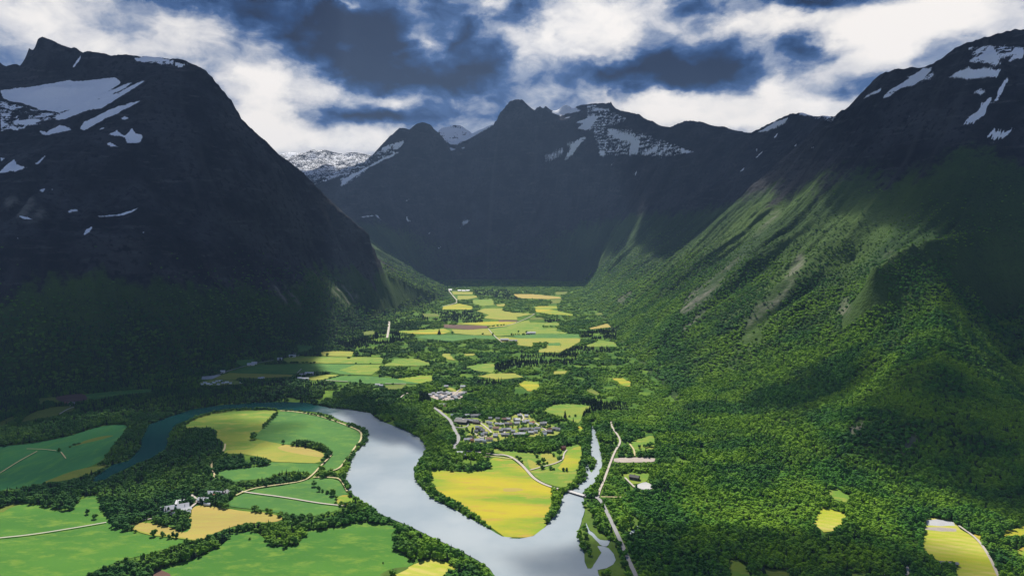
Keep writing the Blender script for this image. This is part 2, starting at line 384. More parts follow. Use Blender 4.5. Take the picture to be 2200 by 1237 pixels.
# ------------------------------------------------------------------ snow lying on the mountains (outlines measured in the photo)
SNOW = [S1((0,575),(150,557),(300,532),(440,507),(470,517),(730,490),(768,525),(680,580),(600,620),(480,682),(370,712),(260,692),(130,652),(60,640),(15,612)),
 S1((340,745),(560,640),(700,570),(858,508),(800,555),(620,640),(500,690),(420,735)), S1((500,690),(760,580),(900,508),(925,510),(800,590),(690,660),(640,690),(560,700),(400,760),(330,765)),
 S1((520,832),(640,770),(700,740),(820,680),(910,632),(820,650),(700,690),(560,760),(530,770),(500,815)), S1((250,828),(300,830),(380,790),(440,805),(470,820),(400,835),(330,850),(285,860),(265,850)),
 S1((680,852),(740,822),(790,862),(835,808),(860,842),(905,862),(890,905),(800,908),(788,872),(740,862)), S1((668,910),(700,900),(762,932),(700,930)), S1((0,1085),(40,1040),(90,1005),(110,1040),(180,1060),(100,1085),(0,1095)),
 S1((215,1040),(285,980),(292,990),(240,1042)), S1((858,378),(930,350),(1000,360),(1100,385),(900,392)), S1((620,820),(690,793),(640,822)), S1((750,750),(790,735),(830,750),(790,760)), S1((0,995),(40,1000),(0,1030)),
 S1((60,770),(200,750),(270,765),(160,795)), S1((0,790),(50,785),(20,800)), S1((460,415),(520,340),(500,390),(450,455)),
 S4((425,160),(445,148),(490,143),(495,158),(435,168)), S4((595,195),(640,183),(740,178),(830,150),(892,128),(840,165),(760,190),(650,196)), S4((525,305),(550,270),(583,252),(580,278),(530,312)),
 S4((108,178),(180,193),(218,217),(140,207)), S4((238,25),(292,10),(270,38)), S4((255,293),(295,300),(270,307)), S4((100,318),(130,330),(110,332)), S4((320,20),(345,12),(330,28)), S4((895,288),(918,290),(905,298)),
 S2((1335,708),(1440,652),(1480,662),(1500,685),(1532,702),(1440,722),(1395,738)), S2((1395,748),(1470,735),(1440,752)), S2((1478,782),(1560,745),(1640,735),(1590,800),(1560,826),(1495,815),(1540,780)),
 S2((1285,1000),(1350,968),(1412,942),(1420,965),(1330,1022)), S2((1430,912),(1550,862),(1558,880),(1520,910),(1470,985),(1418,1012),(1460,935)),
 S2((1685,812),(1760,828),(1855,862),(1902,900),(1880,972),(1828,985),(1842,900),(1720,852)), S2((1635,955),(1660,955),(1685,992),(1645,990)), S2((1695,1048),(1745,1018),(1720,1048)), S2((1848,1110),(1885,1070),(1872,1112)),
 S2((1580,692),(1740,685),(1690,697),(1620,700)), S2((1905,975),(1990,935),(2030,920),(2000,955),(1930,980)),
 S2((600,790),(690,768),(755,772),(700,800),(660,825),(770,795),(835,828),(760,850),(680,887),(640,835)), S2((690,902),(830,840),(982,773),(960,800),(850,862),(740,912),(700,918)), S2((692,930),(742,945),(700,957)),
 S2((338,912),(410,890),(385,935),(350,937)), S2((30,1130),(130,1080),(280,1000),(390,950),(340,990),(220,1040),(100,1112),(0,1180)), S2((270,930),(310,918),(290,960),(270,950)), S2((760,938),(795,932),(780,945)),
 S3((1155,625),(1200,590),(1282,558),(1262,585),(1160,632)), S3((1265,632),(1330,570),(1380,540),(1480,480),(1545,428),(1600,440),(1560,480),(1480,545),(1400,560),(1330,612)),
 S3((1692,492),(1760,450),(1830,420),(1860,440),(1950,430),(2035,438),(2010,490),(1850,502)), S3((1830,392),(1900,350),(1970,290),(2010,340),(2022,390),(1960,402),(1900,370)), S3((2020,352),(2080,340),(2130,300),(2179,315),(2179,360),(2080,392),(2110,350)),
 S3((2098,478),(2060,540),(2042,590),(1990,640),(1930,690),(1942,712),(1890,772),(1790,790),(1830,742),(1890,700),(1912,650),(2000,610),(2030,540)), S3((1855,582),(1900,568),(1955,575),(1910,607)),
 S3((1942,862),(1985,805),(2060,832),(2145,793),(2040,880),(1990,892)), S3((485,842),(600,772),(695,738),(660,792),(560,832)), S3((580,892),(632,820),(610,872)), S3((740,722),(790,712),(865,715),(800,738)), S3((880,725),(995,748),(940,742)),
 S3((468,1005),(545,938),(500,992)), S3((360,1107),(424,1042),(400,1080)), S3((820,938),(855,925),(850,938)), S3((1418,738),(1475,742),(1445,748)), S3((480,945),(492,938),(490,975)), S3((2130,915),(2175,893),(2150,915)), S3((0,930),(30,945),(102,962),(60,972),(20,968)),
 S3((1550,515),(1620,483),(1580,512)), S3((720,925),(758,900),(735,928)), S3((1740,838),(1775,822),(1760,835)),
 S5((85,205),(150,190),(235,178),(255,205),(290,213),(350,178),(295,215),(260,215),(225,188),(150,198)), S5((395,100),(455,72),(420,100)), S5((415,190),(430,190),(432,212),(475,224),(428,225)), S5((620,182),(668,155),(640,182)),
 S5((775,215),(832,212),(800,238),(700,305),(770,250)), S5((600,402),(650,372),(630,398)), S5((540,306),(605,275),(560,305))]
SPARSE = [S1((0,635),(350,712),(500,690),(330,770),(100,830),(0,835)), S2((1620,800),(1850,815),(2000,870),(2180,930),(2179,980),(2050,1000),(1880,985),(1650,990),(1600,840)), S2((120,1030),(330,900),(420,890),(350,965),(0,1200),(0,1130)),
 S2((640,900),(980,770),(985,790),(740,925)), S2((-420,955),(-200,945),(0,960),(180,960),(60,1100),(-250,1200),(-420,1120)), S3((1440,480),(1600,420),(1620,480),(1450,560)), S3((1830,290),(2179,290),(2179,380),(2000,420),(1830,400)), S1((820,345),(1200,400),(1150,430),(860,390)),
 S2((1560,640),(1860,760),(1560,830)), S3((740,710),(1000,740),(960,775),(800,745)), S1((0,560),(150,550),(140,600),(20,640))]
snowm = np.zeros((int(H0), int(W0)))
for p_ in SPARSE: fill_poly(snowm, p_, 0.47)
for p_ in SNOW[1:]: fill_poly(snowm, p_, 0.80)
fill_poly(snowm, SNOW[0], 1.0)
snowm = box_blur(snowm, 1)
ROCK = [S4((1690,650),(1850,560),(1900,700),(1890,800),(1840,760)), S4((20,80),(200,60),(320,200),(180,230),(60,170)), S6((0,800),(60,690),(250,560),(420,400),(600,150),(640,170),(480,330),(340,500),(190,690),(20,830)),
 S6((400,930),(480,760),(640,640),(760,420),(800,470),(720,600),(600,800),(480,900),(400,1000)), S5((1740,730),(1790,700),(1880,640),(1830,700),(1780,745)), S6((1000,760),(1060,700),(1080,800),(1010,830)),
 G((530,330),(580,260),(640,270),(600,350),(540,370)), G((880,420),(940,350),(950,400),(860,480)), S5((-60,650),(30,620),(120,700),(60,760)), S6((1290,420),(1380,410),(1370,450),(1300,450)),
 S6((0,920),(120,800),(200,760),(60,900)), S1((1190,770),(1250,765),(1230,795))]
rockm = np.zeros((int(H0), int(W0)))
for p_ in ROCK: fill_poly(rockm, p_, 1.0)
rockm = box_blur(rockm, 6)
def look(mask, px, py):
    ok = (px >= 0) & (px < W0 - 1) & (py >= 0) & (py < H0 - 1)
    v = mask[np.clip(py, 0, H0 - 1).astype(int), np.clip(px, 0, W0 - 1).astype(int)]
    return np.where(ok, v, 0.0)

# ------------------------------------------------------------------ terrain mesh, finer where it is nearer
NA = 980
az_ = np.tan(np.linspace(R(-42), R(42), NA))
rr = np.concatenate([np.geomspace(a_, b_, n_, endpoint=False) for a_, b_, n_ in ((420, 3000, 400), (3000, 5000, 260), (5000, 8600, 180), (8600, 10800, 230), (10800, 17300, 90))] + [[17300.0]])
NR = len(rr)
TX = az_[None] * rr[:, None]; TY = np.broadcast_to(rr[:, None], TX.shape)
TX = np.clip(TX, GX0 + 50, GX0 + GW - 50)
TZ = height(TX, TY)
jag = amp
TZ = TZ + smooth(60, 500, TZ) * (3.5 * fbm(TX / 38.0, TY / 38.0, 3, 21))
tpx, tpy = pix(TX, TY, TZ)
t_snow = look(snowm, tpx, tpy)
t_snow = np.where((TY < 6500) & (tpx > 560) & (tpx < 1300), 0, t_snow)
t_rock = look(rockm, tpx, tpy)
t_stk = np.clip(0.5 + 0.16 * samp(STK, TX, TY), 0, 1)
far_high = smooth(1150, 1700, TZ) * smooth(11000, 12500, TY)
t_snow = np.maximum(t_snow, 0.50 * far_high)
west_ = smooth(-200, -900, TX) * (TY < 6500)
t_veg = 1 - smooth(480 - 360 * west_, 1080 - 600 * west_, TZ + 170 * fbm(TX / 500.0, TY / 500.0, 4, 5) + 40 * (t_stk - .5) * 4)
t_veg *= 1 - smooth(8200, 9500, TY) * 0.6
def grid_object(name, r0, r1, c0, c1, mask, mat, kind='structure'):
    """one piece of the terrain: the quads where mask is set"""
    idx = -np.ones(TX.shape, int)
    q = np.zeros((NR, NA), bool); q[:-1, :-1] = mask
    use = np.zeros((NR, NA), bool)
    for a, b in ((0, 0), (1, 0), (0, 1), (1, 1)): use |= np.roll(np.roll(q, a, 0), b, 1)
    idx[use] = np.arange(use.sum())
    jr, jc = np.nonzero(mask)
    f = np.stack([idx[jr, jc], idx[jr, jc + 1], idx[jr + 1, jc + 1], idx[jr + 1, jc]], 1)
    v = np.stack([TX[use], TY[use], TZ[use]], 1)
    me = bpy.data.meshes.new(name)
    me.vertices.add(len(v)); me.vertices.foreach_set('co', v.astype(np.float32).ravel())
    me.loops.add(f.size); me.loops.foreach_set('vertex_index', f.astype(np.int32).ravel())
    me.polygons.add(len(f)); me.polygons.foreach_set('loop_start', np.arange(0, f.size, 4, dtype=np.int32)); me.polygons.foreach_set('loop_total', np.full(len(f), 4, np.int32))
    for nm, arr in (('snow', t_snow), ('bare', t_rock), ('streak', t_stk), ('veg', t_veg)):
        at = me.attributes.new(nm, 'FLOAT', 'POINT'); at.data.foreach_set('value', arr[use].astype(np.float32).ravel())
    me.update(calc_edges=True); me.validate()
    me.shade_smooth()
    me.materials.append(mat)
    o = bpy.data.objects.new(name, me); COL.objects.link(o); o['kind'] = kind
    return o
def terrain_material():
    m, nt, b = new_mat('mountain_ground')
    geo = N(nt, 'ShaderNodeNewGeometry')
    pos = geo.outputs['Position']
    def at(nm): return N(nt, 'ShaderNodeAttribute', attribute_name=nm).outputs['Fac']
    n1 = noise(nt, pos, 0.004, 5, .6); n2 = noise(nt, pos, 0.035, 5, .65); n3 = noise(nt, pos, 0.0016, 4, .55); n4 = noise(nt, pos, 0.11, 3, .6)
    stk = at('streak')
    strm = N(nt, 'ShaderNodeMapping'); strm.inputs['Scale'].default_value = (.25, .25, 1.6); nt.links.new(pos, strm.inputs[0])
    n5 = noise(nt, strm.outputs[0], 0.02, 6, .7)
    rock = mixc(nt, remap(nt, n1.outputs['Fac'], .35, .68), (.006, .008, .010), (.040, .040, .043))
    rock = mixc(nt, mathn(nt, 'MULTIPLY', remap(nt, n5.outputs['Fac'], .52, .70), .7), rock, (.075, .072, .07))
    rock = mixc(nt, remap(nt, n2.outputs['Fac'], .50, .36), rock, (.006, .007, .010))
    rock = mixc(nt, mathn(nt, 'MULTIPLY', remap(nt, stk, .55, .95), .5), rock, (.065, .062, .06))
    grass = mixc(nt, n2.outputs['Fac'], (.012, .030, .010), (.040, .085, .014))
    grass = mixc(nt, mathn(nt, 'MULTIPLY', remap(nt, stk, .52, .9), .55), grass, (.085, .12, .03))
    grass = mixc(nt, mathn(nt, 'MULTIPLY', remap(nt, n4.outputs['Fac'], .5, .35), .7), grass, (.008, .024, .008))
    grass = mixc(nt, remap(nt, n3.outputs['Fac'], .4, .65), grass, mixc(nt, .5, grass, (.07, .12, .02)))
    vg = mathn(nt, 'ADD', at('veg'), mathn(nt, 'MULTIPLY_ADD', n2.outputs['Fac'], .7, -.35))
    c = mixc(nt, remap(nt, vg, .35, .65), rock, grass)
    bare = mathn(nt, 'MULTIPLY', at('bare'), remap(nt, mathn(nt, 'ADD', stk, mathn(nt, 'MULTIPLY', n2.outputs['Fac'], .5)), .62, .95))
    c = mixc(nt, mathn(nt, 'MULTIPLY', bare, .75), c, mixc(nt, n4.outputs['Fac'], (.09, .085, .07), (.27, .25, .21)))
    sn = mathn(nt, 'ADD', at('snow'), mathn(nt, 'MULTIPLY_ADD', n2.outputs['Fac'], 1.0, -.50))
    sn = mathn(nt, 'ADD', sn, mathn(nt, 'MULTIPLY_ADD', n5.outputs['Fac'], 1.0, -.50))
    sn = mathn(nt, 'ADD', sn, mathn(nt, 'MULTIPLY_ADD', stk, .3, -.15))
    sn = mathn(nt, 'ADD', sn, mathn(nt, 'MULTIPLY_ADD', n4.outputs['Fac'], .5, -.25)); sm = remap(nt, sn, .49, .56)
    gate = remap(nt, at('snow'), .04, .16)
    c = mixc(nt, mathn(nt, 'MULTIPLY', sm, gate), c, (.88, .89, .92))
    nt.links.new(c, b.inputs['Base Color'])
    b.inputs['Roughness'].default_value = 0.95
    b.inputs['Specular IOR Level'].default_value = 0.05
    bump = N(nt, 'ShaderNodeBump'); bump.inputs['Distance'].default_value = 9.0; bump.inputs['Strength'].default_value = .8
    hsum = mathn(nt, 'ADD', n2.outputs['Fac'], mathn(nt, 'MULTIPLY', n4.outputs['Fac'], .5))
    nt.links.new(hsum, bump.inputs['Height']); nt.links.new(bump.outputs[0], b.inputs['Normal'])
    return m
MT = terrain_material()
cxq = 0.25 * (TX[:-1, :-1] + TX[1:, :-1] + TX[:-1, 1:] + TX[1:, 1:]); cyq = 0.25 * (TY[:-1, :-1] + TY[1:, :-1] + TY[:-1, 1:] + TY[1:, 1:])
czq = np.maximum.reduce([TZ[:-1, :-1], TZ[1:, :-1], TZ[:-1, 1:], TZ[1:, 1:]])
flat = czq < 0.4
far_r = cyq > 12000
left = (~flat) & (~far_r) & (cxq < -300) & (cyq < 6500 + (cxq + 1000) * -0.2)
mid = (~flat) & (~far_r) & (~left) & ((cyq > 8700) | ((cxq < 300) & (cyq > 5500)))
right_far = (~flat) & (~far_r) & (~left) & (~mid) & (cyq > 4700 + np.maximum(0, 1500 - cxq) * -1.15)
right_near = (~flat) & (~far_r) & (~left) & (~mid) & (~right_far)
def ground_material():
    m, nt, b = new_mat('woodland_floor')
    geo = N(nt, 'ShaderNodeNewGeometry'); pos = geo.outputs['Position']
    n1 = noise(nt, pos, 0.012, 4, .6); n2 = noise(nt, pos, 0.12, 4, .6)
    c = mixc(nt, remap(nt, n1.outputs['Fac'], .38, .66), (.05, .13, .016), (.15, .25, .025))
    c = mixc(nt, mathn(nt, 'MULTIPLY', n2.outputs['Fac'], .6), c, (.03, .07, .016))
    nt.links.new(c, b.inputs['Base Color']); b.inputs['Roughness'].default_value = .95; b.inputs['Specular IOR Level'].default_value = .05
    bump = N(nt, 'ShaderNodeBump'); bump.inputs['Distance'].default_value = 3.0
    nt.links.new(n2.outputs['Fac'], bump.inputs['Height']); nt.links.new(bump.outputs[0], b.inputs['Normal'])
    return m
grid_object('valley_floor', 0, 0, 0, 0, flat, ground_material())
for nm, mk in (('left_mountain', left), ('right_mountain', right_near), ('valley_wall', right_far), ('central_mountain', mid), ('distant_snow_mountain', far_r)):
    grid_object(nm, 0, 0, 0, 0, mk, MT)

# ------------------------------------------------------------------ sheets: water, fields, roads
def chaikin(pts, n=1):
    for _ in range(n):
        o = []
        for a, b in zip(pts, pts[1:] + pts[:1]):
            o.append((a[0] * .78 + b[0] * .22, a[1] * .78 + b[1] * .22)); o.append((a[0] * .22 + b[0] * .78, a[1] * .22 + b[1] * .78))
        pts = o
    return pts
def world_outline(pp, step, jit, smooth_n=1):
    w = [tuple(float(v) for v in ground(x, y)) for x, y in pp]
    w = chaikin(w, smooth_n)
    o = []
    for a, b in zip(w, w[1:] + w[:1]):
        n = max(1, int(math.hypot(b[0] - a[0], b[1] - a[1]) / step))
        for k in range(n):
            t = k / n; o.append((a[0] + (b[0] - a[0]) * t, a[1] + (b[1] - a[1]) * t))
    a = np.array(o)
    if jit:
        a[:, 0] += .35 * jit * fbm(a[:, 0] / 9.0, a[:, 1] / 9.0, 2, 41); a[:, 1] += .35 * jit * fbm(a[:, 0] / 9.0 + 3, a[:, 1] / 9.0, 2, 45)
        a[:, 0] += jit * fbm(a[:, 0] / 30.0 + 7, a[:, 1] / 30.0, 3, 31); a[:, 1] += jit * fbm(a[:, 0] / 30.0, a[:, 1] / 30.0 + 9, 3, 35)
    return [tuple(p) for p in a]
def flat_mesh(name, outline, z, holes=()):
    loops = [[Vector((x, y, 0)) for x, y in outline]] + [[Vector((x, y, 0)) for x, y in h] for h in holes]
    tris = tessellate_polygon(loops)
    vs = [(p.x, p.y, z) for lp in loops for p in lp]
    fs = []
    for t in tris:
        a, b, c = (vs[i] for i in t)
        cr = (b[0] - a[0]) * (c[1] - a[1]) - (b[1] - a[1]) * (c[0] - a[0])
        if abs(cr) < 1e-9: continue
        fs.append(t if cr > 0 else (t[0], t[2], t[1]))
    me = bpy.data.meshes.new(name); me.from_pydata(vs, [], fs); me.update()
    return me
def structure(name, me, mat):
    me.materials.append(mat)
    o = bpy.data.objects.new(name, me); COL.objects.link(o); o['kind'] = 'structure'
    return o
clearm = np.zeros((int(H0) + 400, int(W0) + 1600))          # where no wood grows, in photo pixels with a margin
MX, MY = 800, 0
def clear(pp): fill_poly(clearm, [(x + MX, y + MY) for x, y in pp])

# --- the river
bank_left = Cc((1530,1330),(1510,1237),(1480,1190),(1390,1130),(1260,1060),(1100,985),(1000,935),(880,885),(790,848),(745,805),(700,780),(640,740),(605,705),(582,640),(600,560),(640,480),(690,430),(715,380),(715,335),(660,300),(560,272),(480,232),(400,217),(200,203),(0,203)) + \
    A((1560,192),(1400,198),(1250,232),(1150,275),(1075,315),(1050,390),(1030,450),(950,500),(850,540),(740,592),(660,635),(600,650))
bank_right = A((560,640),(640,590),(700,545),(800,520),(868,450),(880,390),(925,295),(1060,245),(1200,200),(1400,172),(1560,163)) + \
    Cc((0,160),(200,155),(350,160),(500,193),(600,200),(740,225),(800,270),(950,330),(1050,380),(1090,440),(1060,500),(1020,560),(1018,630),(1058,690),(1110,742),(1200,795),(1280,835),(1360,880),(1440,925),(1500,960),(1560,993),(1620,1000)) + \
    D((40,1005),(100,1007),(190,990),(262,938),(300,890),(345,828),(360,770),(388,728),(400,712),(440,705),(490,640),(512,610),(508,560),(522,530),(545,480),(550,400),(545,330),(552,305)) + \
    D((575,305),(578,340),(592,400),(612,470),(622,540),(602,600),(570,662),(515,700),(492,728),(505,770),(508,830),(490,900),(470,960),(478,1040),(508,1090),(508,1150),(530,1192),(552,1193),(570,1160),(600,1115),(615,1095),(588,1052),(625,1053),(660,1066),(690,1100),(708,1138),(690,1166),(645,1190),(590,1202),(605,1237),(620,1330))
islet = D((528,535),(540,510),(562,490),(580,512),(575,565),(548,603))
def water_material():
    m, nt, b = new_mat('river_water')
    geo = N(nt, 'ShaderNodeNewGeometry'); pos = geo.outputs['Position']
    n1 = noise(nt, pos, 0.006, 4, .55); n2 = noise(nt, pos, 0.35, 3, .6); n3 = noise(nt, pos, 0.02, 3, .5)
    c = mixc(nt, remap(nt, n1.outputs['Fac'], .35, .7), (.28, .33, .36), (.35, .39, .41))
    # west arm's shade and dark reflections painted in; elsewhere pale silt and sky reflection
    sx = N(nt, 'ShaderNodeSeparateXYZ'); nt.links.new(pos, sx.inputs[0])
    west = mathn(nt, 'MULTIPLY_ADD', n3.outputs['Fac'], 160.0, sx.outputs[0])
    west = mathn(nt, 'MULTIPLY_ADD', sx.outputs[1], -.12, west)
    c = mixc(nt, remap(nt, west, -780, -600), (.008, .055, .052), c)
    nt.links.new(c, b.inputs['Base Color'])
    r_ = remap(nt, n3.outputs['Fac'], .35, .65, .04, .10)
    nt.links.new(r_, b.inputs['Roughness']); b.inputs['IOR'].default_value = 1.33; b.inputs['Specular IOR Level'].default_value = .3
    bump = N(nt, 'ShaderNodeBump'); bump.inputs['Distance'].default_value = .05; bump.inputs['Strength'].default_value = .25
    nt.links.new(n2.outputs['Fac'], bump.inputs['Height']); nt.links.new(bump.outputs[0], b.inputs['Normal'])
    return m
MW = water_material()
river_px = bank_left + bank_right
outl = world_outline(river_px, 12, 1.8, 0)
isl = world_outline(islet, 8, 1.0, 1)
structure('river', flat_mesh('river', outl, 0.9, [isl]), MW)
clear(river_px)
pond = D((515,905),(535,925),(535,955),(560,968),(600,1010),(640,1018),(672,1014),(652,1056),(612,1050),(580,1020),(560,992),(530,976),(522,940))
structure('pond', flat_mesh('pond', world_outline(pond, 6, 1.0, 1), 0.9), MW); clear(pond)
creek = D((788,975),(800,955),(830,945),(838,915),(845,925),(840,950),(815,968),(795,980))
structure('creek', flat_mesh('creek', world_outline(creek, 6, 1.0, 1), 0.9), MW); clear(creek)

# --- fields
FMATS = {}
def field_material(name, c1, c2, c3, stripe=0.0, ang=0.0, streak=(1, 1), wl=0.12):
    if name in FMATS: return FMATS[name]
    m, nt, b = new_mat(name)
    geo = N(nt, 'ShaderNodeNewGeometry')
    mp = N(nt, 'ShaderNodeMapping'); mp.inputs['Rotation'].default_value = (0, 0, ang); mp.inputs['Scale'].default_value = (streak[0], streak[1], 1)
    nt.links.new(geo.outputs['Position'], mp.inputs[0]); pos = mp.outputs[0]
    n1 = noise(nt, pos, 0.009, 5, .55); n2 = noise(nt, pos, 0.04, 5, .7); n3 = noise(nt, geo.outputs['Position'], 0.5, 3, .6)
    c = mixc(nt, remap(nt, n1.outputs['Fac'], .38, .66), c1, c2)
    c = mixc(nt, mathn(nt, 'MULTIPLY', remap(nt, n2.outputs['Fac'], .46, .70), .9), c, c3)
    c = mixc(nt, mathn(nt, 'MULTIPLY_ADD', n3.outputs['Fac'], .5, -.1), c, mixc(nt, .35, c, (.01, .03, .005)))
    if stripe:
        w = N(nt, 'ShaderNodeTexWave', wave_type='BANDS', bands_direction='Y'); setin(w, Scale=wl, Distortion=1.5, Detail=2.0); w.inputs['Detail Scale'].default_value = .3
        nt.links.new(pos, w.inputs[0])
        c = mixc(nt, mathn(nt, 'MULTIPLY', w.outputs['Fac'], stripe), c, mixc(nt, .6, c, c3))
    nt.links.new(c, b.inputs['Base Color']); b.inputs['Roughness'].default_value = .9; b.inputs['Specular IOR Level'].default_value = .1
    bump = N(nt, 'ShaderNodeBump'); bump.inputs['Distance'].default_value = .5; nt.links.new(n3.outputs['Fac'], bump.inputs['Height']); nt.links.new(bump.outputs[0], b.inputs['Normal'])
    FMATS[name] = m
    return m
def FM(k):
    if k == 'teal': return field_material('teal_green_meadow', (.022, .135, .045), (.035, .18, .05), (.06, .20, .04), .25, .9, (1, .35))
    if k == 'green': return field_material('green_meadow', (.036, .145, .018), (.060, .185, .022), (.15, .25, .03), .35, .4, (.5, 1))
    if k == 'mid': return field_material('mid_green_meadow', (.044, .145, .030), (.065, .185, .034), (.12, .23, .035), .45, 1.1, (.6, 1))
    if k == 'lime': return field_material('lime_meadow', (.11, .23, .025), (.19, .26, .03), (.30, .29, .05), .25, .2, (.5, 1))
    if k == 'yellow': return field_material('yellow_meadow', (.13, .28, .02), (.43, .38, .02), (.42, .28, .05), .35, .1, (.35, 1.1))
    if k == 'gold': return field_material('golden_meadow', (.27, .29, .04), (.32, .29, .05), (.20, .27, .04), .3, .3, (.5, 1))
    if k == 'tan': return field_material('tan_stubble', (.33, .24, .07), (.42, .29, .08), (.36, .34, .07), .95, .25, (.25, 1.6), .035)
    if k == 'straw': return field_material('straw_field', (.38, .37, .03), (.50, .43, .11), (.28, .36, .02), .9, 1.25, (.3, 1.8), .03)
    if k == 'brown': return field_material('ploughed_soil', (.10, .055, .045), (.15, .08, .06), (.13, .09, .06), .3, .1, (.4, 1))
    if k == 'olive': return field_material('olive_pasture', (.12, .16, .02), (.17, .20, .03), (.09, .15, .02), .2, .5)
    if k == 'gravel': return field_material('gravel_ground', (.36, .31, .27), (.44, .37, .32), (.30, .27, .24))
    if k == 'pale': return field_material('pale_gravel', (.42, .42, .42), (.50, .49, .48), (.36, .36, .37))
    if k == 'marsh': return field_material('marsh_grass', (.07, .13, .015), (.11, .18, .02), (.06, .10, .015))
    if k == 'lawn': return field_material('village_lawn', (.14, .23, .03), (.27, .31, .05), (.42, .36, .12))
    if k == 'sand': return field_material('sandy_track', (.42, .36, .20), (.48, .40, .24), (.34, .33, .14))
ZF = [0.6]
def field(pp, k, sm=1, jit=2.5, keep=False, z=None):
    ZF[0] += 0.012
    wo = world_outline(pp, 14, jit, sm)
    o = structure('field', flat_mesh('field', wo, z if z is not None else ZF[0]), FM(k))
    if not keep: clear(pp)
    return o
# near left
field(A((-80,455),(0,430),(180,415),(420,370),(640,300),(800,292),(770,350),(700,430),(640,520),(545,560),(440,610),(300,660),(0,712),(-80,725)), 'teal')
field(A((255,660),(380,610),(480,575),(690,537),(640,570),(480,628),(300,662)), 'olive')
field(A((430,438),(560,385),(650,365),(720,362),(640,385),(520,415)), 'olive', keep=True)
field(A((-90,838),(0,825),(130,790),(260,800),(380,830),(450,835),(460,800),(520,750),(600,730),(640,760),(640,830),(680,880),(700,930),(800,960),(1000,1000),(1170,1020),(1000,1080),(800,1130),(620,1190),(520,1245),(380,1330),(-90,1330)), 'green')
field(A((-10,820),(60,795),(130,788),(60,815),(0,850)), 'olive')
field(B((160,760),(300,735),(480,712),(700,750),(900,790),(1050,860),(1180,872),(1240,800),(1190,700),(1215,560),(1290,450),(1400,425),(1700,465),(2165,535)) + [(570,1100),(615,1112),(590,1122)] + B((2165,725),(1900,790),(1600,910),(1400,1010),(1250,1012),(1050,980),(850,950),(600,930),(350,862),(200,810)), 'tan')
field(B((330,840),(600,905),(850,935),(1050,965),(1250,995),(1400,1005),(1250,1014),(1050,985),(850,955),(600,935),(350,868)), 'gold', keep=True)
field(B((690,735),(900,790),(1050,870),(1180,875),(1245,800),(1230,720),(1180,700),(1000,740)), 'green', keep=True)
field(A((930,1250),(990,1190),(1200,1135),(1350,1065),(1420,1010),(1420,980),(1500,962)) + Cc((10,965),(60,985),(130,1045),(210,1062),(290,1040),(335,990),(340,952),(430,952),(520,937),(650,907),(870,917),(912,940),(860,985),(905,1018),(870,1062),(960,1110),(1012,1160),(960,1190),(880,1200),(800,1245),(760,1330),(-640,1330)), 'green')
field(A((780,1250),(880,1212),(990,1192),(1075,1232),(1085,1330),(700,1330)), 'brown', keep=True)
field(Cc((850,1250),(960,1192),(1020,1160),(1130,1132),(1200,1152),(1300,1188),(1222,1205),(1200,1245),(1190,1330),(800,1330)), 'straw')
field(Cc((780,1237),(870,1190),(980,1178),(985,1190),(880,1237)), 'marsh', keep=True)
# the meander
field(P((75,365),(150,305),(300,255),(550,218),(850,213),(1130,217),(1070,270),(1000,350),(960,412),(910,460),(820,520),(850,530),(1000,555),(1200,592),(1340,612),(1500,640),(1640,672),(1640,740),(1590,800),(1300,792),(1040,782),(1010,750),(900,725),(700,695),(500,695),(535,620),(525,570),(430,525),(430,450),(380,410),(250,400),(120,420)), 'lime')
field(P((520,690),(560,645),(800,650),(950,560),(1100,575),(1200,597),(1500,645),(1645,690),(1592,798),(1300,790),(1040,780),(1000,745),(900,720),(700,690)), 'gold', keep=True)
field(P((1180,590),(1340,615),(1500,648),(1640,700),(1610,740),(1300,690),(1100,640)), 'tan', keep=True)
field(P((1142,225),(1300,235),(1500,266),(1700,322),(1900,397),(2010,442),(2040,505),(2025,570),(1950,640),(1920,722),(1860,772),(1800,862),(1690,897),(1600,862),(1720,720),(1680,640),(1600,580),(1450,550),(1340,545),(1290,592),(1200,592),(850,530),(900,465),(960,412),(1000,350),(1080,270)), 'mid')
field(P((435,892),(700,852),(1000,827),(1040,785),(1300,797),(1590,802),(1560,880),(1500,922),(1400,890),(1200,900),(1080,930),(1000,970),(760,988),(620,1008),(540,960),(450,932)), 'mid')
field(A((1400,800),(1470,742),(1622,690)) + Cc((0,705),(200,677),(380,632),(540,632),(580,700),(600,735),(530,762),(520,790),(580,812),(440,862),(250,862),(100,832),(0,818)) + A((1560,822)), 'mid')
field(Cc((520,760),(560,735),(605,735),(640,770),(600,800),(540,800)), 'yellow')
# right of the river
field(Cc((1113,580),(1150,580),(1350,592),(1490,577),(1482,502),(1600,496)) + D((0,500),(60,512),(130,572),(200,642),(300,692),(352,708),(300,722),(312,760),(302,840),(272,930),(200,985),(150,1000),(0,997)) + Cc((1570,993),(1500,945),(1430,882),(1300,802),(1180,722),(1130,682),(1110,622)), 'yellow')
field(D((0,690),(100,690),(140,705),(60,715),(0,712)), 'tan', keep=True)
field(D((-60,440),(0,455),(180,472),(300,472),(370,440),(480,417),(500,440),(490,500),(470,600),(440,650),(382,690),(340,685),(240,650),(170,590),(110,520),(50,492),(0,480),(-60,470)), 'lime')
field(D((150,505),(195,525),(250,570),(170,578)), 'gold', keep=True)
field(D((230,480),(300,472),(330,500),(350,540),(300,550),(250,520)), 'gold', keep=True)
field(D((390,480),(440,440),(492,425),(488,500),(470,585),(330,580),(375,530)), 'yellow', keep=True)
field(D((500,772),(540,790),(570,860),(600,950),(650,1000),(668,1012),(640,1018),(600,1010),(560,968),(535,950),(518,900),(488,935),(475,955),(492,905),(510,850)), 'marsh')
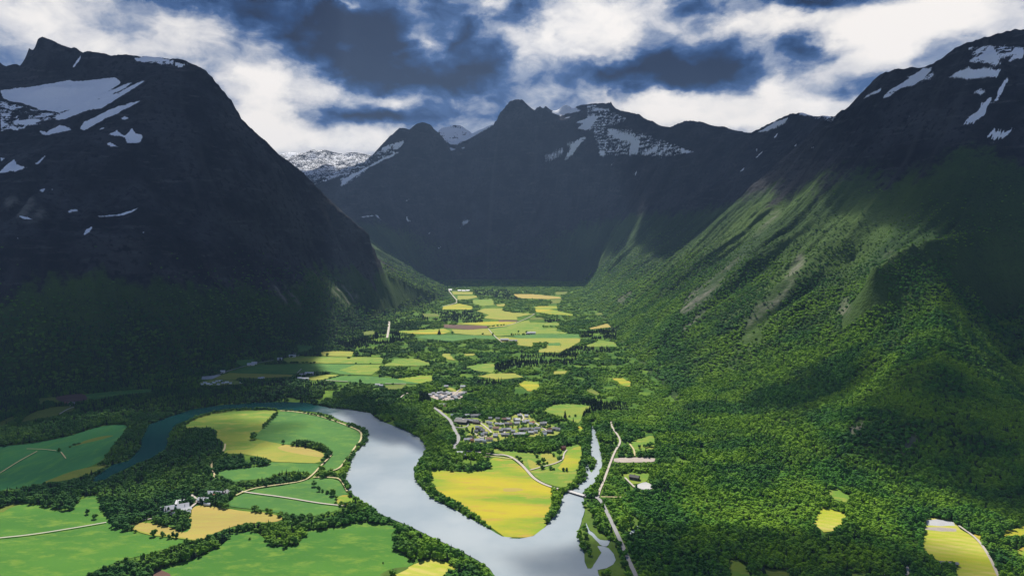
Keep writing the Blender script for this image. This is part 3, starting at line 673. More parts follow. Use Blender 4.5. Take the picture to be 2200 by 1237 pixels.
field(D((470,965),(500,940),(530,975),(560,992),(612,1052),(588,1052),(615,1092),(600,1117),(570,1160),(552,1193),(530,1192),(508,1150),(508,1090),(478,1040)), 'marsh')
field(D((675,1014),(705,1020),(745,1130),(770,1237),(790,1330),(620,1330),(605,1237),(590,1204),(645,1192),(692,1168),(710,1138),(690,1098),(655,1062)), 'marsh')
field(D((785,412),(850,380),(935,362),(950,390),(950,452),(820,462)), 'lime')
field(D((692,502),(955,500),(942,532),(820,532),(690,532)), 'gravel')
field(D((742,597),(912,597),(905,640),(880,660),(800,670),(762,635)), 'lime')
field(D((820,680),(860,660),(900,655),(950,690),(900,702),(850,697)), 'pale')
field(D((240,205),(290,182),(340,168),(460,168),(560,182),(505,210),(482,290),(430,275),(380,250),(320,235)), 'lime')
field(D((95,45),(170,28),(228,45),(222,75),(160,92),(130,65)), 'yellow'); field(D((680,10),(740,12),(800,40),(780,60),(740,42)), 'yellow'); field(D((460,305),(510,312),(505,330),(470,345)), 'yellow')
field(D((500,80),(560,75),(612,105),(590,115),(540,95)), 'olive')
field(G((308,912),(360,812),(440,830),(518,857),(490,910),(440,962),(375,965)), 'straw', 0); field(G((405,708),(440,688),(540,742),(525,785),(425,760)), 'lime', 0)
field(G((998,885),(1080,878),(1190,900),(1230,950),(1340,1010),(1400,1100),(1465,1245),(1520,1330),(1200,1330),(1205,1237),(1180,1145),(1100,1152),(1040,1110),(1000,1080)), 'straw', 0)
field(G((1010,892),(1080,886),(1185,902),(1195,925),(1100,930),(1020,922)), 'pale', 0, keep=True); field(G((1005,935),(1100,937),(1200,945),(1200,962),(1100,960),(1010,950)), 'gravel', 0, keep=True)
field(G((1470,972),(1622,930),(1900,900),(1900,985),(1622,988),(1500,990)), 'yellow', 0); field(G((1290,985),(1370,972),(1345,1010)), 'yellow', 0); field(G((1570,1090),(1622,1060),(1700,1060),(1650,1130)), 'yellow', 0)
field(D((1400,1152),(1450,1130),(1520,1182),(1545,1245),(1540,1300),(1420,1300)), 'lime'); field(G((-60,1190),(150,1200),(230,1245),(60,1250)), 'olive', 0); field(G((510,1220),(640,1222),(640,1250),(500,1250)), 'lime', 0)
field(D((800,860),(840,880),(850,930),(815,920)), 'marsh')
# village ground
village_px = E((520,465),(600,440),(830,440),(900,470),(1060,440),(1250,430),(1400,370),(1560,400),(1640,490),(1780,510),(1990,600),(1970,660),(1860,690),(1700,700),(1500,695),(1250,715),(1060,770),(930,800),(640,795),(600,740),(640,690),(700,640),(600,590),(540,560))
field(village_px, 'lawn')
for q in ([(700,640),(800,690),(900,720),(820,735),(680,720)], [(1190,560),(1420,560),(1440,580),(1250,590)], [(1040,620),(1120,640),(1110,660),(1040,650)], [(1100,690),(1250,700),(1200,730),(1050,760),(1060,730)], [(930,500),(1120,480),(1130,500),(960,510)]):
    field(E(*q), 'gold', keep=True)
field(E((120,130),(250,85),(450,80),(560,60),(660,85),(600,170),(400,195),(260,195)), 'gravel'); field(E((340,10),(460,20),(520,60),(600,10),(640,10),(560,90),(430,60)), 'gold')
field(E((215,300),(290,320),(400,390),(390,420),(340,390)), 'lime')
# middle valley
for p_, k in ((((490,160),(690,165),(680,187),(500,187)),'gold'), (((545,200),(720,200),(732,215),(640,232),(540,237)),'gold'), (((680,240),(870,230),(892,290),(760,297),(690,270)),'lime'), (((1065,185),(1250,185),(1500,210),(1530,225),(1400,232),(1120,222)),'tan'),
    (((385,328),(410,300),(560,275),(680,300),(690,332),(580,332)),'yellow'), (((720,345),(800,320),(960,318),(980,345),(1080,360),(1270,370),(1100,402),(1110,427),(950,427),(780,412),(840,380)),'gold'), (((1260,310),(1300,298),(1480,300),(1490,320),(1400,332),(1500,345),(1680,387),(1600,387),(1400,372),(1290,355)),'yellow'),
    (((500,462),(920,442),(1110,447),(1000,490),(840,500),(820,485)),'yellow'), (((840,517),(1000,492),(1110,452),(1220,430),(1225,455),(1510,457),(1500,482),(1350,487),(1350,507),(1480,507),(1480,537),(1580,547),(1560,562),(1290,562),(1180,572),(1060,572),(940,582),(880,577)),'lime'),
    (((408,472),(820,484),(832,507),(650,520),(408,502)),'brown'), (((930,430),(1110,432),(1105,444),(935,446)),'brown'), (((-30,540),(0,535),(350,515),(410,507),(480,540),(400,562),(230,562),(110,557),(0,548)),'yellow'), (((480,517),(650,522),(832,510),(872,572),(700,572),(520,557)),'gold'),
    (((130,597),(240,572),(700,572),(880,582),(920,602),(860,615),(700,602),(480,632),(300,612)),'mid'), (((900,592),(1000,590),(1100,602),(1690,602),(1710,630),(1600,692),(1520,692),(1520,652),(1390,642),(1260,642),(1250,682),(1110,667),(1100,622),(960,640)),'gold'), (((1060,572),(1290,564),(1690,562),(1700,602),(1100,602)),'mid'),
    (((1270,727),(1380,692),(1390,645),(1510,645),(1520,692),(1600,692),(1500,737),(1350,737)),'gold'), (((1400,648),(1505,645),(1515,672),(1390,672)),'mid'), (((1730,682),(1880,625),(2030,640),(2055,682),(1850,684)),'lime'), (((600,870),(800,845),(900,845),(872,932),(700,907)),'lime'),
    (((730,962),(860,935),(1090,935),(1162,970),(1060,982),(900,992)),'gold'), (((1115,1032),(1170,1010),(1312,1015),(1312,1072),(1220,1097)),'yellow'), (((1445,917),(1595,908),(1560,937),(1450,942)),'gold'), (((1990,982),(2100,980),(2182,1020),(2172,1062),(2100,1052),(2060,1015)),'yellow'),
    (((-60,800),(140,795),(290,840),(280,860),(-60,860)),'lime'), (((1790,507),(1940,465),(2015,475),(1990,497),(1800,517)),'tan'), (((1840,367),(2020,350),(1995,382),(1850,382)),'olive'), (((390,747),(460,747),(500,790),(520,812),(450,802),(400,772)),'gold'), (((600,752),(710,747),(690,767),(620,772)),'gold'),
    (((1420,240),(1530,232),(1510,270),(1430,275)),'olive'), (((1225,410),(1340,405),(1370,425),(1230,428)),'olive'), (((1460,165),(1580,160),(1570,185),(1480,195)),'olive'), (((200,368),(360,372),(370,395),(230,402)),'olive'), (((905,282),(1000,275),(980,300),(920,300)),'gold')):
    field(M(*p_), k, 0, jit=9)
for p_, k in ((((915,747),(1080,727),(1440,737),(1700,737),(1872,747),(1842,800),(1400,797),(970,792),(930,772)),'lime'), (((395,882),(570,832),(680,812),(900,807),(970,802),(1840,807),(1830,852),(1750,907),(1660,907),(1500,900),(1450,897),(1340,872),(1050,882),(1012,902),(410,887)),'mid'),
    (((1450,860),(1600,812),(1840,807),(1830,852),(1750,907),(1600,902)),'lime'), (((235,937),(400,887),(1010,905),(1002,922),(690,937),(480,932),(470,952),(300,947)),'gold'), (((1130,935),(1340,902),(1455,907),(1300,952),(1180,957)),'gold'),
    (((1310,952),(1450,917),(1700,917),(1900,932),(2080,952),(2210,992),(1900,990),(1700,987),(1530,972)),'mid'), (((1850,822),(1980,760),(2210,755),(2210,822),(1980,822)),'lime'), (((1990,942),(2210,913),(2330,910),(2330,960),(2210,987),(2080,965)),'yellow'),
    (((1265,692),(1400,680),(1592,685),(1560,732),(1300,727)),'gold'), (((1045,622),(1200,630),(1190,662),(1060,692)),'mid'), (((1665,502),(1770,483),(1785,520),(1680,532)),'olive'), (((1880,1012),(2080,992),(2050,1042),(1900,1042)),'olive'),
    (((465,772),(650,750),(655,800),(560,827),(470,800)),'mid'), (((125,975),(240,947),(480,960),(540,990),(300,1005),(120,1010)),'lawn'), (((150,920),(330,905),(250,945),(140,950)),'pale')):
    field(L(*p_), k, 0, jit=6)
for p_, k in ((((300,570),(480,460),(760,380),(980,365),(1130,370),(1080,440),(940,452),(880,490),(780,520),(600,542),(340,602)),'olive'), (((555,252),(800,232),(880,300),(860,322),(720,275),(640,300),(600,352),(575,340)),'olive'),
    (((800,230),(1060,190),(1240,185),(1312,262),(1130,300),(880,300)),'brown'), (((1240,185),(1924,125),(2230,110),(2250,150),(1924,190),(1700,212),(1400,272),(1315,255)),'mid'), (((-60,650),(0,600),(120,540),(220,510),(230,560),(100,610),(0,690)),'olive')):
    field(T(*p_), k)

# --- roads, tracks and paths
def road_material(name, c1, c2):
    m, nt, b = new_mat(name)
    geo = N(nt, 'ShaderNodeNewGeometry')
    n = noise(nt, geo.outputs['Position'], 0.2, 4, .6)
    nt.links.new(mixc(nt, n.outputs['Fac'], c1, c2), b.inputs['Base Color']); b.inputs['Roughness'].default_value = .9
    return m
ASPH = road_material('worn_asphalt', (.22, .22, .225), (.30, .29, .29)); GRAV = road_material('pale_gravel_road', (.36, .32, .27), (.46, .41, .35)); DIRT = road_material('dirt_path', (.40, .34, .16), (.50, .42, .22))
ZR = [2.0]
def smooth_line(w, n=2):
    for _ in range(n):
        o = [w[0]]
        for a, b in zip(w, w[1:]):
            o.append((a[0] * .75 + b[0] * .25, a[1] * .75 + b[1] * .25)); o.append((a[0] * .25 + b[0] * .75, a[1] * .25 + b[1] * .75))
        o.append(w[-1]); w = o
    return w
def ribbon(name, w, width, mat, z):
    w = [np.array(p) for p in w]; vs = []; fs = []
    for i, p in enumerate(w):
        t = w[min(i + 1, len(w) - 1)] - w[max(i - 1, 0)]; t = t / (np.linalg.norm(t) + 1e-9); n = np.array((-t[1], t[0]))
        for s in (-1, 1): vs.append((*(p + n * s * width / 2), z + max(0.0, float(height(p[0], p[1])))))
    for i in range(len(w) - 1): fs.append((2 * i, 2 * i + 2, 2 * i + 3, 2 * i + 1))
    me = bpy.data.meshes.new(name); me.from_pydata(vs, [], fs); me.update()
    if me.polygons and me.polygons[0].normal.z < 0: me.flip_normals()
    return structure(name, me, mat)
def road(pp, width, mat, name='road', cut=True):
    ZR[0] += 0.02
    width *= .8
    w = smooth_line([tuple(float(v) for v in ground(x, y)) for x, y in pp])
    if cut:
        for a, b in zip(w, w[1:]):
            pa = pix(a[0], a[1], 0); pb = pix(b[0], b[1], 0)
            k = FOC / max(a[1], 300); hw = max(1.2, (width / 2 + 2.5) * k); hh = max(1.0, hw * .45)
            d_ = np.array((pb[0] - pa[0], pb[1] - pa[1])); l_ = np.linalg.norm(d_) + 1e-6; n_ = np.array((-d_[1], d_[0])) / l_
            ox, oy = n_[0] * hw, n_[1] * hh
            clear([(pa[0] + ox, pa[1] + oy), (pb[0] + ox, pb[1] + oy), (pb[0] - ox, pb[1] - oy), (pa[0] - ox, pa[1] - oy)])
    return ribbon(name, w, width, mat, ZR[0])
bridge_w = [tuple(float(v) for v in ground(x, y)) for x, y in D((380,707),(495,742))]
road(E((640,905),(800,915),(960,935)) + D((-40,487),(0,485),(50,497),(100,530),(150,582),(190,630),(240,662),(300,686),(380,707)), 8, GRAV)
road(D((495,742),(540,752),(592,752),(622,790),(680,910),(740,1040),(800,1180),(830,1240),(860,1330)), 8.5, ASPH)
road(D((592,752),(605,700),(625,662),(650,590),(672,530),(700,460),(735,410),(722,370),(682,320),(675,280)), 6, GRAV)
road(E((200,295),(270,340),(380,430),(440,480),(465,540),(500,620),(560,715),(535,790),(475,835),(500,870)), 11, ASPH)
road(E((560,500),(600,455),(700,462),(790,480),(830,500),(920,560),(1030,660),(960,690),(860,722)), 6, GRAV); road(E((1030,660),(1280,668),(1500,662),(1650,652)), 5.5, GRAV); road(E((830,500),(960,500),(1100,513),(1300,512),(1420,500),(1465,440),(1400,375)), 5.5, GRAV)
road(E((1620,515),(1700,570),(1770,612),(1790,650)), 6, GRAV); road(E((500,570),(590,585),(690,560),(680,500),(600,455)), 5, ASPH); road(E((380,185),(450,140),(520,85),(600,15)), 6, GRAV); road(E((1160,690),(1190,650),(1200,620)), 5, GRAV)
road(E((760,640),(800,680),(870,722)), 4, GRAV); road(E((890,990),(1060,978),(1200,1005),(1330,1008)), 4, DIRT, 'path')
road(D((170,582),(250,560),(330,540),(378,515),(378,482),(400,455)), 4.5, GRAV, 'track')
road(A((-60,1012),(0,1005),(200,985),(450,945),(662,908)), 4.5, GRAV, 'track'); road(Cc((-60,715),(0,725),(200,750),(400,785),(500,797),(585,806)), 5, GRAV, 'track')
road(P((1715,700),(1700,730),(1610,815),(1500,940),(1400,1005),(1150,1040),(870,1078),(740,1120),(655,1160)), 5, DIRT, 'path')
road(P((1142,222),(1300,231),(1500,261),(1700,317),(1900,392),(2010,436),(2050,480),(2035,560),(1960,640),(1935,700),(1870,770),(1805,862),(1690,897)), 5.5, DIRT, 'path')
road(P((1510,960),(1780,962),(1835,1010),(1885,1115)), 5, DIRT, 'path'); road(P((535,590),(530,650),(490,700)), 5, DIRT, 'path'); road(P((385,770),(385,870),(425,930),(400,975)), 5, DIRT, 'path')
road(B((1080,505),(1220,490),(1290,430),(1350,372),(1300,300),(1200,240)), 6, GRAV, 'track'); road(B((640,650),(540,670),(420,690)), 4, GRAV, 'track')
road(A((165,450),(270,452),(350,462)), 3, DIRT, 'path'); road(A((-40,625),(0,602),(120,525),(232,465)), 3, DIRT, 'path'); road(A((380,470),(410,510)), 3, DIRT, 'path')
road(M((960,640),(900,592),(860,550),(832,512)), 6, GRAV); road(M((840,503),(1000,490),(1110,452),(1230,400),(1270,370)), 6, GRAV); road(M((455,148),(500,205),(550,260),(480,285),(400,302)), 11, GRAV)
road(M((470,150),(560,158),(650,155)), 9, GRAV); road(L((150,925),(240,925),(420,862),(560,822),(650,797),(900,755)), 7, ASPH); road(L((1920,400),(1915,470),(1900,555)), 14, GRAV, 'track'); road(L((1050,890),(1090,850)), 4, GRAV, 'track')
road(L((1310,957),(1530,972)), 5, GRAV, 'track'); road(L((1880,990),(2080,992)), 5, GRAV, 'track'); road(T((880,485),(1000,410),(1130,370)), 5, GRAV, 'track'); road(G((1215,930),(1330,1010),(1400,1110),(1460,1240),(1500,1330)), 5, GRAV, 'track')
road(D((610,750),(700,752),(740,752)), 4, DIRT, 'path'); road(D((760,630),(790,660),(820,690)), 5, GRAV, 'track'); road(D((790,420),(820,460),(820,495)), 5, DIRT, 'path'); road(Cc((1000,95),(950,110),(930,130)), 5, GRAV)
road(G((890,1180),(905,1220),(890,1240)), 5, GRAV, 'track'); road(G((700,1232),(790,1237)), 6, ASPH)

# ------------------------------------------------------------------ trees
def tag(o, label, cat, group=None):
    o['label'] = label; o['category'] = cat
    if group: o['group'] = group
    return o
def leaf_material(name, dark, mid, light, instanced):
    m, nt, b = new_mat(name)
    geo = N(nt, 'ShaderNodeNewGeometry'); tcn = N(nt, 'ShaderNodeTexCoord')
    n1 = noise(nt, tcn.outputs['Object'], 2.2, 4, .65)
    big_ = noise(nt, geo.outputs['Position'], 0.006, 4, .6)
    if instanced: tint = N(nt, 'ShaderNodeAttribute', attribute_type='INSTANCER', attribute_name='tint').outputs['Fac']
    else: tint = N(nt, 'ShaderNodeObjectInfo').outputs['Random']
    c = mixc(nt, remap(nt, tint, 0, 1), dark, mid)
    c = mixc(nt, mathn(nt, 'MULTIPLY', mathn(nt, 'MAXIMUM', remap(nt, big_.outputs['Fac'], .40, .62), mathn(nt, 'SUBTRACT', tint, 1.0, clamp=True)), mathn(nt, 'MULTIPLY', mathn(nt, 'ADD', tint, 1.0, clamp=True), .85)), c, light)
    c = mixc(nt, remap(nt, n1.outputs['Fac'], .62, .36), c, mixc(nt, .55, c, dark))
    nt.links.new(c, b.inputs['Base Color']); b.inputs['Roughness'].default_value = .85; b.inputs['Specular IOR Level'].default_value = .15
    return m
BARK = road_material('bark', (.05, .04, .03), (.09, .07, .05))
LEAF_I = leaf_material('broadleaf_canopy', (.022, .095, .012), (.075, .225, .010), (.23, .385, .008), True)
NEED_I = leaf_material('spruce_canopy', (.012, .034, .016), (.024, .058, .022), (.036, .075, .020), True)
LEAF_O = leaf_material('broadleaf_crown', (.020, .080, .012), (.055, .165, .012), (.12, .23, .010), False)
NEED_O = leaf_material('spruce_crown', (.010, .026, .013), (.018, .040, .018), (.028, .055, .018), False)
def noise3(v, s, seed): return perlin(np.array([v[0] * s + v[2] * 1.7]), np.array([v[1] * s - v[2] * 1.3]), seed)[0]
def crown_bm(seed, sub=2):
    """a broadleaf crown, unit size: clumps of leaf-sized faces spread through the crown's volume"""
    rg = random.Random(seed); bm = bmesh.new()
    n = rg.randint(10, 13)
    for k in range(n):
        th = rg.random() * 2 * math.pi; h = rg.random() ** .8; rad = .34 * math.sin(math.pi * min(1, .12 + h * .8)) + .03
        rad *= rg.uniform(.5, 1.05)
        c = Vector((math.cos(th) * rad, math.sin(th) * rad, .26 + h * .58)); r = rg.uniform(.13, .22) * (1.1 - .35 * h)
        if k == 0: c, r = Vector((0, 0, .5)), .27
        g = bmesh.ops.create_icosphere(bm, subdivisions=sub, radius=1.0)
        for v in g['verts']:
            d = v.co.normalized(); q = 1 + .34 * noise3(d + Vector((k, seed, 0)), 2.6, seed) + rg.uniform(-.16, .16)
            v.co = c + Vector((d.x * r * q, d.y * r * q, d.z * r * q * .85))
    for k in range(130):                                           # loose sprays that break the outline
        d = Vector((rg.gauss(0, 1), rg.gauss(0, 1), rg.gauss(0, 1))).normalized()
        p = Vector((d.x * .42, d.y * .42, .55 + d.z * .37)) * rg.uniform(.9, 1.05); s = rg.uniform(.025, .06)
        vs = [bm.verts.new(p + Vector((rg.uniform(-s, s), rg.uniform(-s, s), rg.uniform(-s, s)))) for _ in range(3)]
        bm.faces.new(vs)
    return bm
def spruce_bm(seed, tiers=9):
    rg = random.Random(seed); bm = bmesh.new()
    for t in range(tiers):
        f = t / (tiers - 1); zc = .10 + .84 * f; r = .235 * (1 - f) ** .85 + .012; n = 9
        tip = bm.verts.new((rg.uniform(-.01, .01), rg.uniform(-.01, .01), zc + .17 * (1 - f * .5)))
        ring = []
        for k in range(n * 2):
            a = k * math.pi / n + rg.uniform(-.12, .12) + t; q = r * (rg.uniform(.85, 1.15) if k % 2 == 0 else rg.uniform(.5, .68))
            ring.append(bm.verts.new((math.cos(a) * q, math.sin(a) * q, zc - (.05 if k % 2 == 0 else 0) + rg.uniform(-.015, .015))))
        for k in range(n * 2): bm.faces.new((ring[k], ring[(k + 1) % (2 * n)], tip))
    return bm
def trunk_bm(h, r):
    bm = bmesh.new()
    bmesh.ops.create_cone(bm, cap_ends=True, segments=6, radius1=r, radius2=r * .55, depth=h, matrix=Matrix.Translation((0, 0, h / 2 - .02)))
    for k in range(3):
        a = k * 2.1
        bmesh.ops.create_cone(bm, cap_ends=False, segments=5, radius1=r * .45, radius2=r * .2, depth=.3, matrix=Matrix.Translation((math.cos(a) * .08, math.sin(a) * .08, h + .06)) @ Matrix.Rotation(.6, 4, Vector((-math.sin(a), math.cos(a), 0))))
    return bm
def bm_mesh(name, bm, mats, smooth_=False):
    me = bpy.data.meshes.new(name); bm.to_mesh(me); bm.free()
    for m in mats: me.materials.append(m)
    if smooth_: me.shade_smooth()
    return me
CROWNS = [bm_mesh('crown', crown_bm(s), [LEAF_O]) for s in (1, 2, 3, 4, 5)]
SPRUCES = [bm_mesh('crown', spruce_bm(s), [NEED_O]) for s in (11, 12, 13)]
TRUNK = bm_mesh('trunk', trunk_bm(.36, .035), [BARK]); STRUNK = bm_mesh('trunk', trunk_bm(.2, .022), [BARK])
def proto_collection(name, makers, mat, trunk):
    c = bpy.data.collections.new(name)
    for i, f in enumerate(makers):
        bm = f()
        for fc in bm.faces: fc.material_index = 0
        nf = len(bm.faces); tb = trunk(); tm = bpy.data.meshes.new('t'); tb.to_mesh(tm); tb.free(); bm.from_mesh(tm); bm.faces.ensure_lookup_table()
        for fc in bm.faces[nf:]: fc.material_index = 1
        o = bpy.data.objects.new('%s_form' % name, bm_mesh('%s_form' % name, bm, [mat, BARK])); c.objects.link(o)
    return c
PC_LEAF = proto_collection('broadleaf', [lambda s=s: crown_bm(s) for s in (21, 22, 23, 24, 25, 26)], LEAF_I, lambda: trunk_bm(.36, .035))
PC_SPRU = proto_collection('spruce', [lambda s=s: spruce_bm(s, 8) for s in (31, 32, 33)], NEED_I, lambda: trunk_bm(.2, .022))
def scatter_group(coll):
    ng = bpy.data.node_groups.new('scatter_%s' % coll.name, 'GeometryNodeTree')
    ng.interface.new_socket('Geometry', in_out='INPUT', socket_type='NodeSocketGeometry'); ng.interface.new_socket('Geometry', in_out='OUTPUT', socket_type='NodeSocketGeometry')
    gi = ng.nodes.new('NodeGroupInput'); go = ng.nodes.new('NodeGroupOutput'); iop = ng.nodes.new('GeometryNodeInstanceOnPoints'); ci = ng.nodes.new('GeometryNodeCollectionInfo')
    ci.inputs['Collection'].default_value = coll; ci.inputs['Separate Children'].default_value = True; ci.inputs['Reset Children'].default_value = True
    def na(nm, t):
        n = ng.nodes.new('GeometryNodeInputNamedAttribute'); n.data_type = t; n.inputs['Name'].default_value = nm
        return n.outputs['Attribute']
    ng.links.new(gi.outputs[0], iop.inputs['Points']); ng.links.new(ci.outputs[0], iop.inputs['Instance']); iop.inputs['Pick Instance'].default_value = True
    ng.links.new(na('form', 'INT'), iop.inputs['Instance Index']); ng.links.new(na('turn', 'FLOAT_VECTOR'), iop.inputs['Rotation']); ng.links.new(na('size', 'FLOAT_VECTOR'), iop.inputs['Scale'])
    ng.links.new(iop.outputs[0], go.inputs[0])
    return ng
def scatter(name, pts, sizes, coll, tints, label, cat):
    n = len(pts); me = bpy.data.meshes.new(name); me.vertices.add(n); me.vertices.foreach_set('co', np.asarray(pts, np.float32).ravel())
    a = me.attributes.new('form', 'INT', 'POINT'); a.data.foreach_set('value', RNG.integers(0, len(coll.objects), n).astype(np.int32))
    t = np.zeros((n, 3), np.float32); t[:, 2] = RNG.random(n) * 6.283
    a = me.attributes.new('turn', 'FLOAT_VECTOR', 'POINT'); a.data.foreach_set('vector', t.ravel())
    a = me.attributes.new('size', 'FLOAT_VECTOR', 'POINT'); a.data.foreach_set('vector', np.asarray(sizes, np.float32).ravel())
    a = me.attributes.new('tint', 'FLOAT', 'POINT'); a.data.foreach_set('value', np.asarray(tints, np.float32))
    me.update()
    o = bpy.data.objects.new(name, me); COL.objects.link(o); o['kind'] = 'stuff'; tag(o, label, cat)
    md = o.modifiers.new('scatter', 'NODES'); md.node_group = scatter_group(coll)
    return o

# where wood grows
def closing(m, r):
    d = box_blur(m, r) > 1e-6
    return box_blur(d.astype(float), r) > 1 - 1e-6
CLR = closing(clearm, 1)
CLR[:900] |= closing(clearm[:900], 2); CLR[:765] |= closing(clearm[:765], 4)
def in_mask(mk, px, py, ox=0):
    x = (px + ox).astype(int); y = py.astype(int)
    ok = (x >= 0) & (x < mk.shape[1]) & (y >= 0) & (y < mk.shape[0])
    return ok & (mk[np.clip(y, 0, mk.shape[0] - 1), np.clip(x, 0, mk.shape[1] - 1)] > 0)
spr = np.zeros((int(H0), int(W0)))
for p_ in (M((870,925),(900,860),(1100,800),(1120,760),(1400,750),(1550,720),(1650,690),(1980,690),(1990,740),(1700,760),(1610,870),(1480,840),(1100,900),(1000,925)), M((200,360),(380,345),(700,350),(780,420),(900,430),(900,455),(400,450),(200,430)),
    M((1690,560),(2050,500),(2040,620),(1720,630)), D((470,160),(560,150),(630,150),(770,160),(790,215),(640,210),(560,230),(490,270),(500,200)), M((720,1020),(960,965),(960,1060),(720,1050)), M((1225,430),(1515,432),(1510,455),(1225,452)), M((690,150),(1030,150),(1130,240),(960,230),(700,190)),
    E((0,90),(120,120),(250,190),(220,240),(0,250)), L((1750,520),(2100,500),(2050,600),(1700,660)), L((1400,590),(1700,560),(1800,640),(1500,660))):
    fill_poly(spr, p_)
bare_grass = np.zeros((int(H0), int(W0)))
for p_ in ([(1700,555),(1735,540),(1712,620),(1650,700),(1610,770),(1565,800),(1590,700),(1640,640)], S6((0,780),(60,690),(250,560),(420,400),(600,150),(660,170),(500,350),(360,500),(200,690),(20,850)), S6((640,640),(760,420),(860,480),(760,620),(620,830),(430,1000),(470,800)), [(1318,645),(1345,632),(1362,625),(1345,652)], S5((-40,620),(40,640),(120,760),(60,780))):
    fill_poly(bare_grass, p_)
bare_grass = box_blur(box_blur(bare_grass, 14), 10)
sparse_px = np.zeros((int(H0) + 400, int(W0) + 1600)); fill_poly(sparse_px, [(x + MX, y) for x, y in village_px])
sun_patch = np.zeros((int(H0), int(W0)))                                # sunlit patches of the wood, painted as brighter, lower trees
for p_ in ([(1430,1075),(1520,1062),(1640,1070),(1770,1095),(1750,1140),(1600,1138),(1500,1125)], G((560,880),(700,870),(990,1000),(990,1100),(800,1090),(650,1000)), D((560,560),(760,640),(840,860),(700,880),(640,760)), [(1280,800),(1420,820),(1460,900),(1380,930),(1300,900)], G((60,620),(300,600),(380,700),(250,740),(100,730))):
    fill_poly(sun_patch, p_)
sun_patch = box_blur(box_blur(sun_patch, 12), 10)
def candidates(y0, y1, sp, wmul):
    xs = np.arange(-wmul * y1 - 300, wmul * y1 + 300, sp); ys = np.arange(y0, y1, sp)
    X, Y = np.meshgrid(xs, ys); X = X + RNG.uniform(-.42, .42, X.shape) * sp; Y = Y + RNG.uniform(-.42, .42, Y.shape) * sp
    k = np.abs(X) < wmul * Y + 60
    return X[k], Y[k]
PT = []
for y0, y1, sp, hh, ww in ((640, 2300, 6.6, 11.0, 9.2), (2300, 4300, 9.5, 11.0, 11.8), (4300, 8600, 16.0, 11.0, 18.0)):
    X, Y = candidates(y0, y1, sp, .80)
    Z = height(X, Y)
    e = 40.0
    slope = np.hypot(height(X + e, Y) - height(X - e, Y), height(X, Y + e) - height(X, Y - e)) / (2 * e)
    thin = fbm(X / 160.0, Y / 160.0, 3, 77)
    up = smooth(np.where(X < -300, 60, 180), np.where(X < -300, 460, 720), Z + 120 * thin)
    onflat = Z < 3
    keep = (Z < np.where(X < -300, 480, 760)) & (RNG.random(len(X)) > up * .96) & (slope < 1.55)
    keep &= RNG.random(len(X)) > np.where(onflat & (Y > 2300), .26, .08)
    hgt = hh * np.clip(1 + .24 * RNG.standard_normal(len(X)) + .4 * thin, .45, 1.8) * (1 - .55 * smooth(80, 600, Z))
    wid = ww * np.clip(1 + .32 * RNG.standard_normal(len(X)) + .25 * thin, .45, 1.8) * (1 - .45 * smooth(80, 600, Z))
    px, py = pix(X, Y, Z); sun_k = look(sun_patch, px, py); hgt = hgt * (1 - .45 * sun_k); wid = wid * (1 - .25 * sun_k); px2, py2 = pix(X, Y, Z + hgt * .62)
    cl = in_mask(CLR, px, py, MX) | in_mask(CLR, px2, py2, MX)
    vil = in_mask(sparse_px, px, py, MX) & (RNG.random(len(X)) < .0)
    keep &= ~(onflat & cl & ~vil)
    keep &= (RNG.random(len(X)) + .35 * thin) > look(bare_grass, px, py) * .93
    keep &= ~((look(rockm, px, py) > .35) & (RNG.random(len(X)) < .85))
    clearing = fbm(X / 70.0 + 40, Y / 95.0, 3, 91); keep &= ~((clearing > np.where(Y > 2600, .08, np.where(Y > 2100, .2, .33))) & onflat & (Y > 1500) & (X > -750))
    con = (look(spr, px, py) > .5) | (RNG.random(len(X)) < np.where((X < -600) & ((Z > 5) | (Y > 1950)), .50, np.where(X < -350, .14, .05)))  # extra dark spruces in the west imitate the cloud shade there
    PT.append(np.stack([X, Y, np.where(onflat, 0, Z), hgt, wid, con, thin], 1)[keep])
PT = np.concatenate(PT)
ROWS = []        # tree rows along banks and field edges: (pixels, spacing, height, width, description)
def row(pp, sp, h, w, prob=1.0, jit=2.0):
    q = [tuple(float(v) for v in ground(x, y)) for x, y in pp]
    for a, b in zip(q, q[1:]):
        n = max(1, int(math.hypot(b[0] - a[0], b[1] - a[1]) / sp))
        for k in range(n):
            if RNG.random() > prob: continue
            t = (k + RNG.uniform(-.3, .3)) / n; f = RNG.uniform(.7, 1.3)
            ROWS.append((a[0] + (b[0] - a[0]) * t + RNG.normal() * jit, a[1] + (b[1] - a[1]) * t + RNG.normal() * jit, 0.0, h * f, w * f * RNG.uniform(.85, 1.2), 0, 0))
row(Cc((1105,600),(1105,650),(1130,715),(1200,760),(1280,808),(1360,855),(1445,905)), 6.5, 9, 9); row(D((312,715),(335,770),(328,825),(285,880),(275,915)), 7, 11, 11); row(D((360,712),(385,722),(380,735)), 6, 10, 10)
row(P((100,372),(200,305),(400,245),(700,208),(1000,205),(1130,212)), 5.5, 8, 9, 1, 3); row(P((1150,215),(1300,226),(1450,248),(1600,285),(1780,340)), 6, 6, 7, .7); row(P((1880,380),(1980,405),(2060,430),(2100,480),(2085,550),(2040,610),(1985,655)), 5.5, 9, 9, 1, 3)
row(P((1945,700),(1890,780),(1860,860),(1840,950),(1865,1040),(1900,1105)), 5.5, 9, 9, 1, 3); row(P((1590,880),(1640,930),(1690,945),(1620,950),(1540,935)), 6, 11, 11, 1, 6)
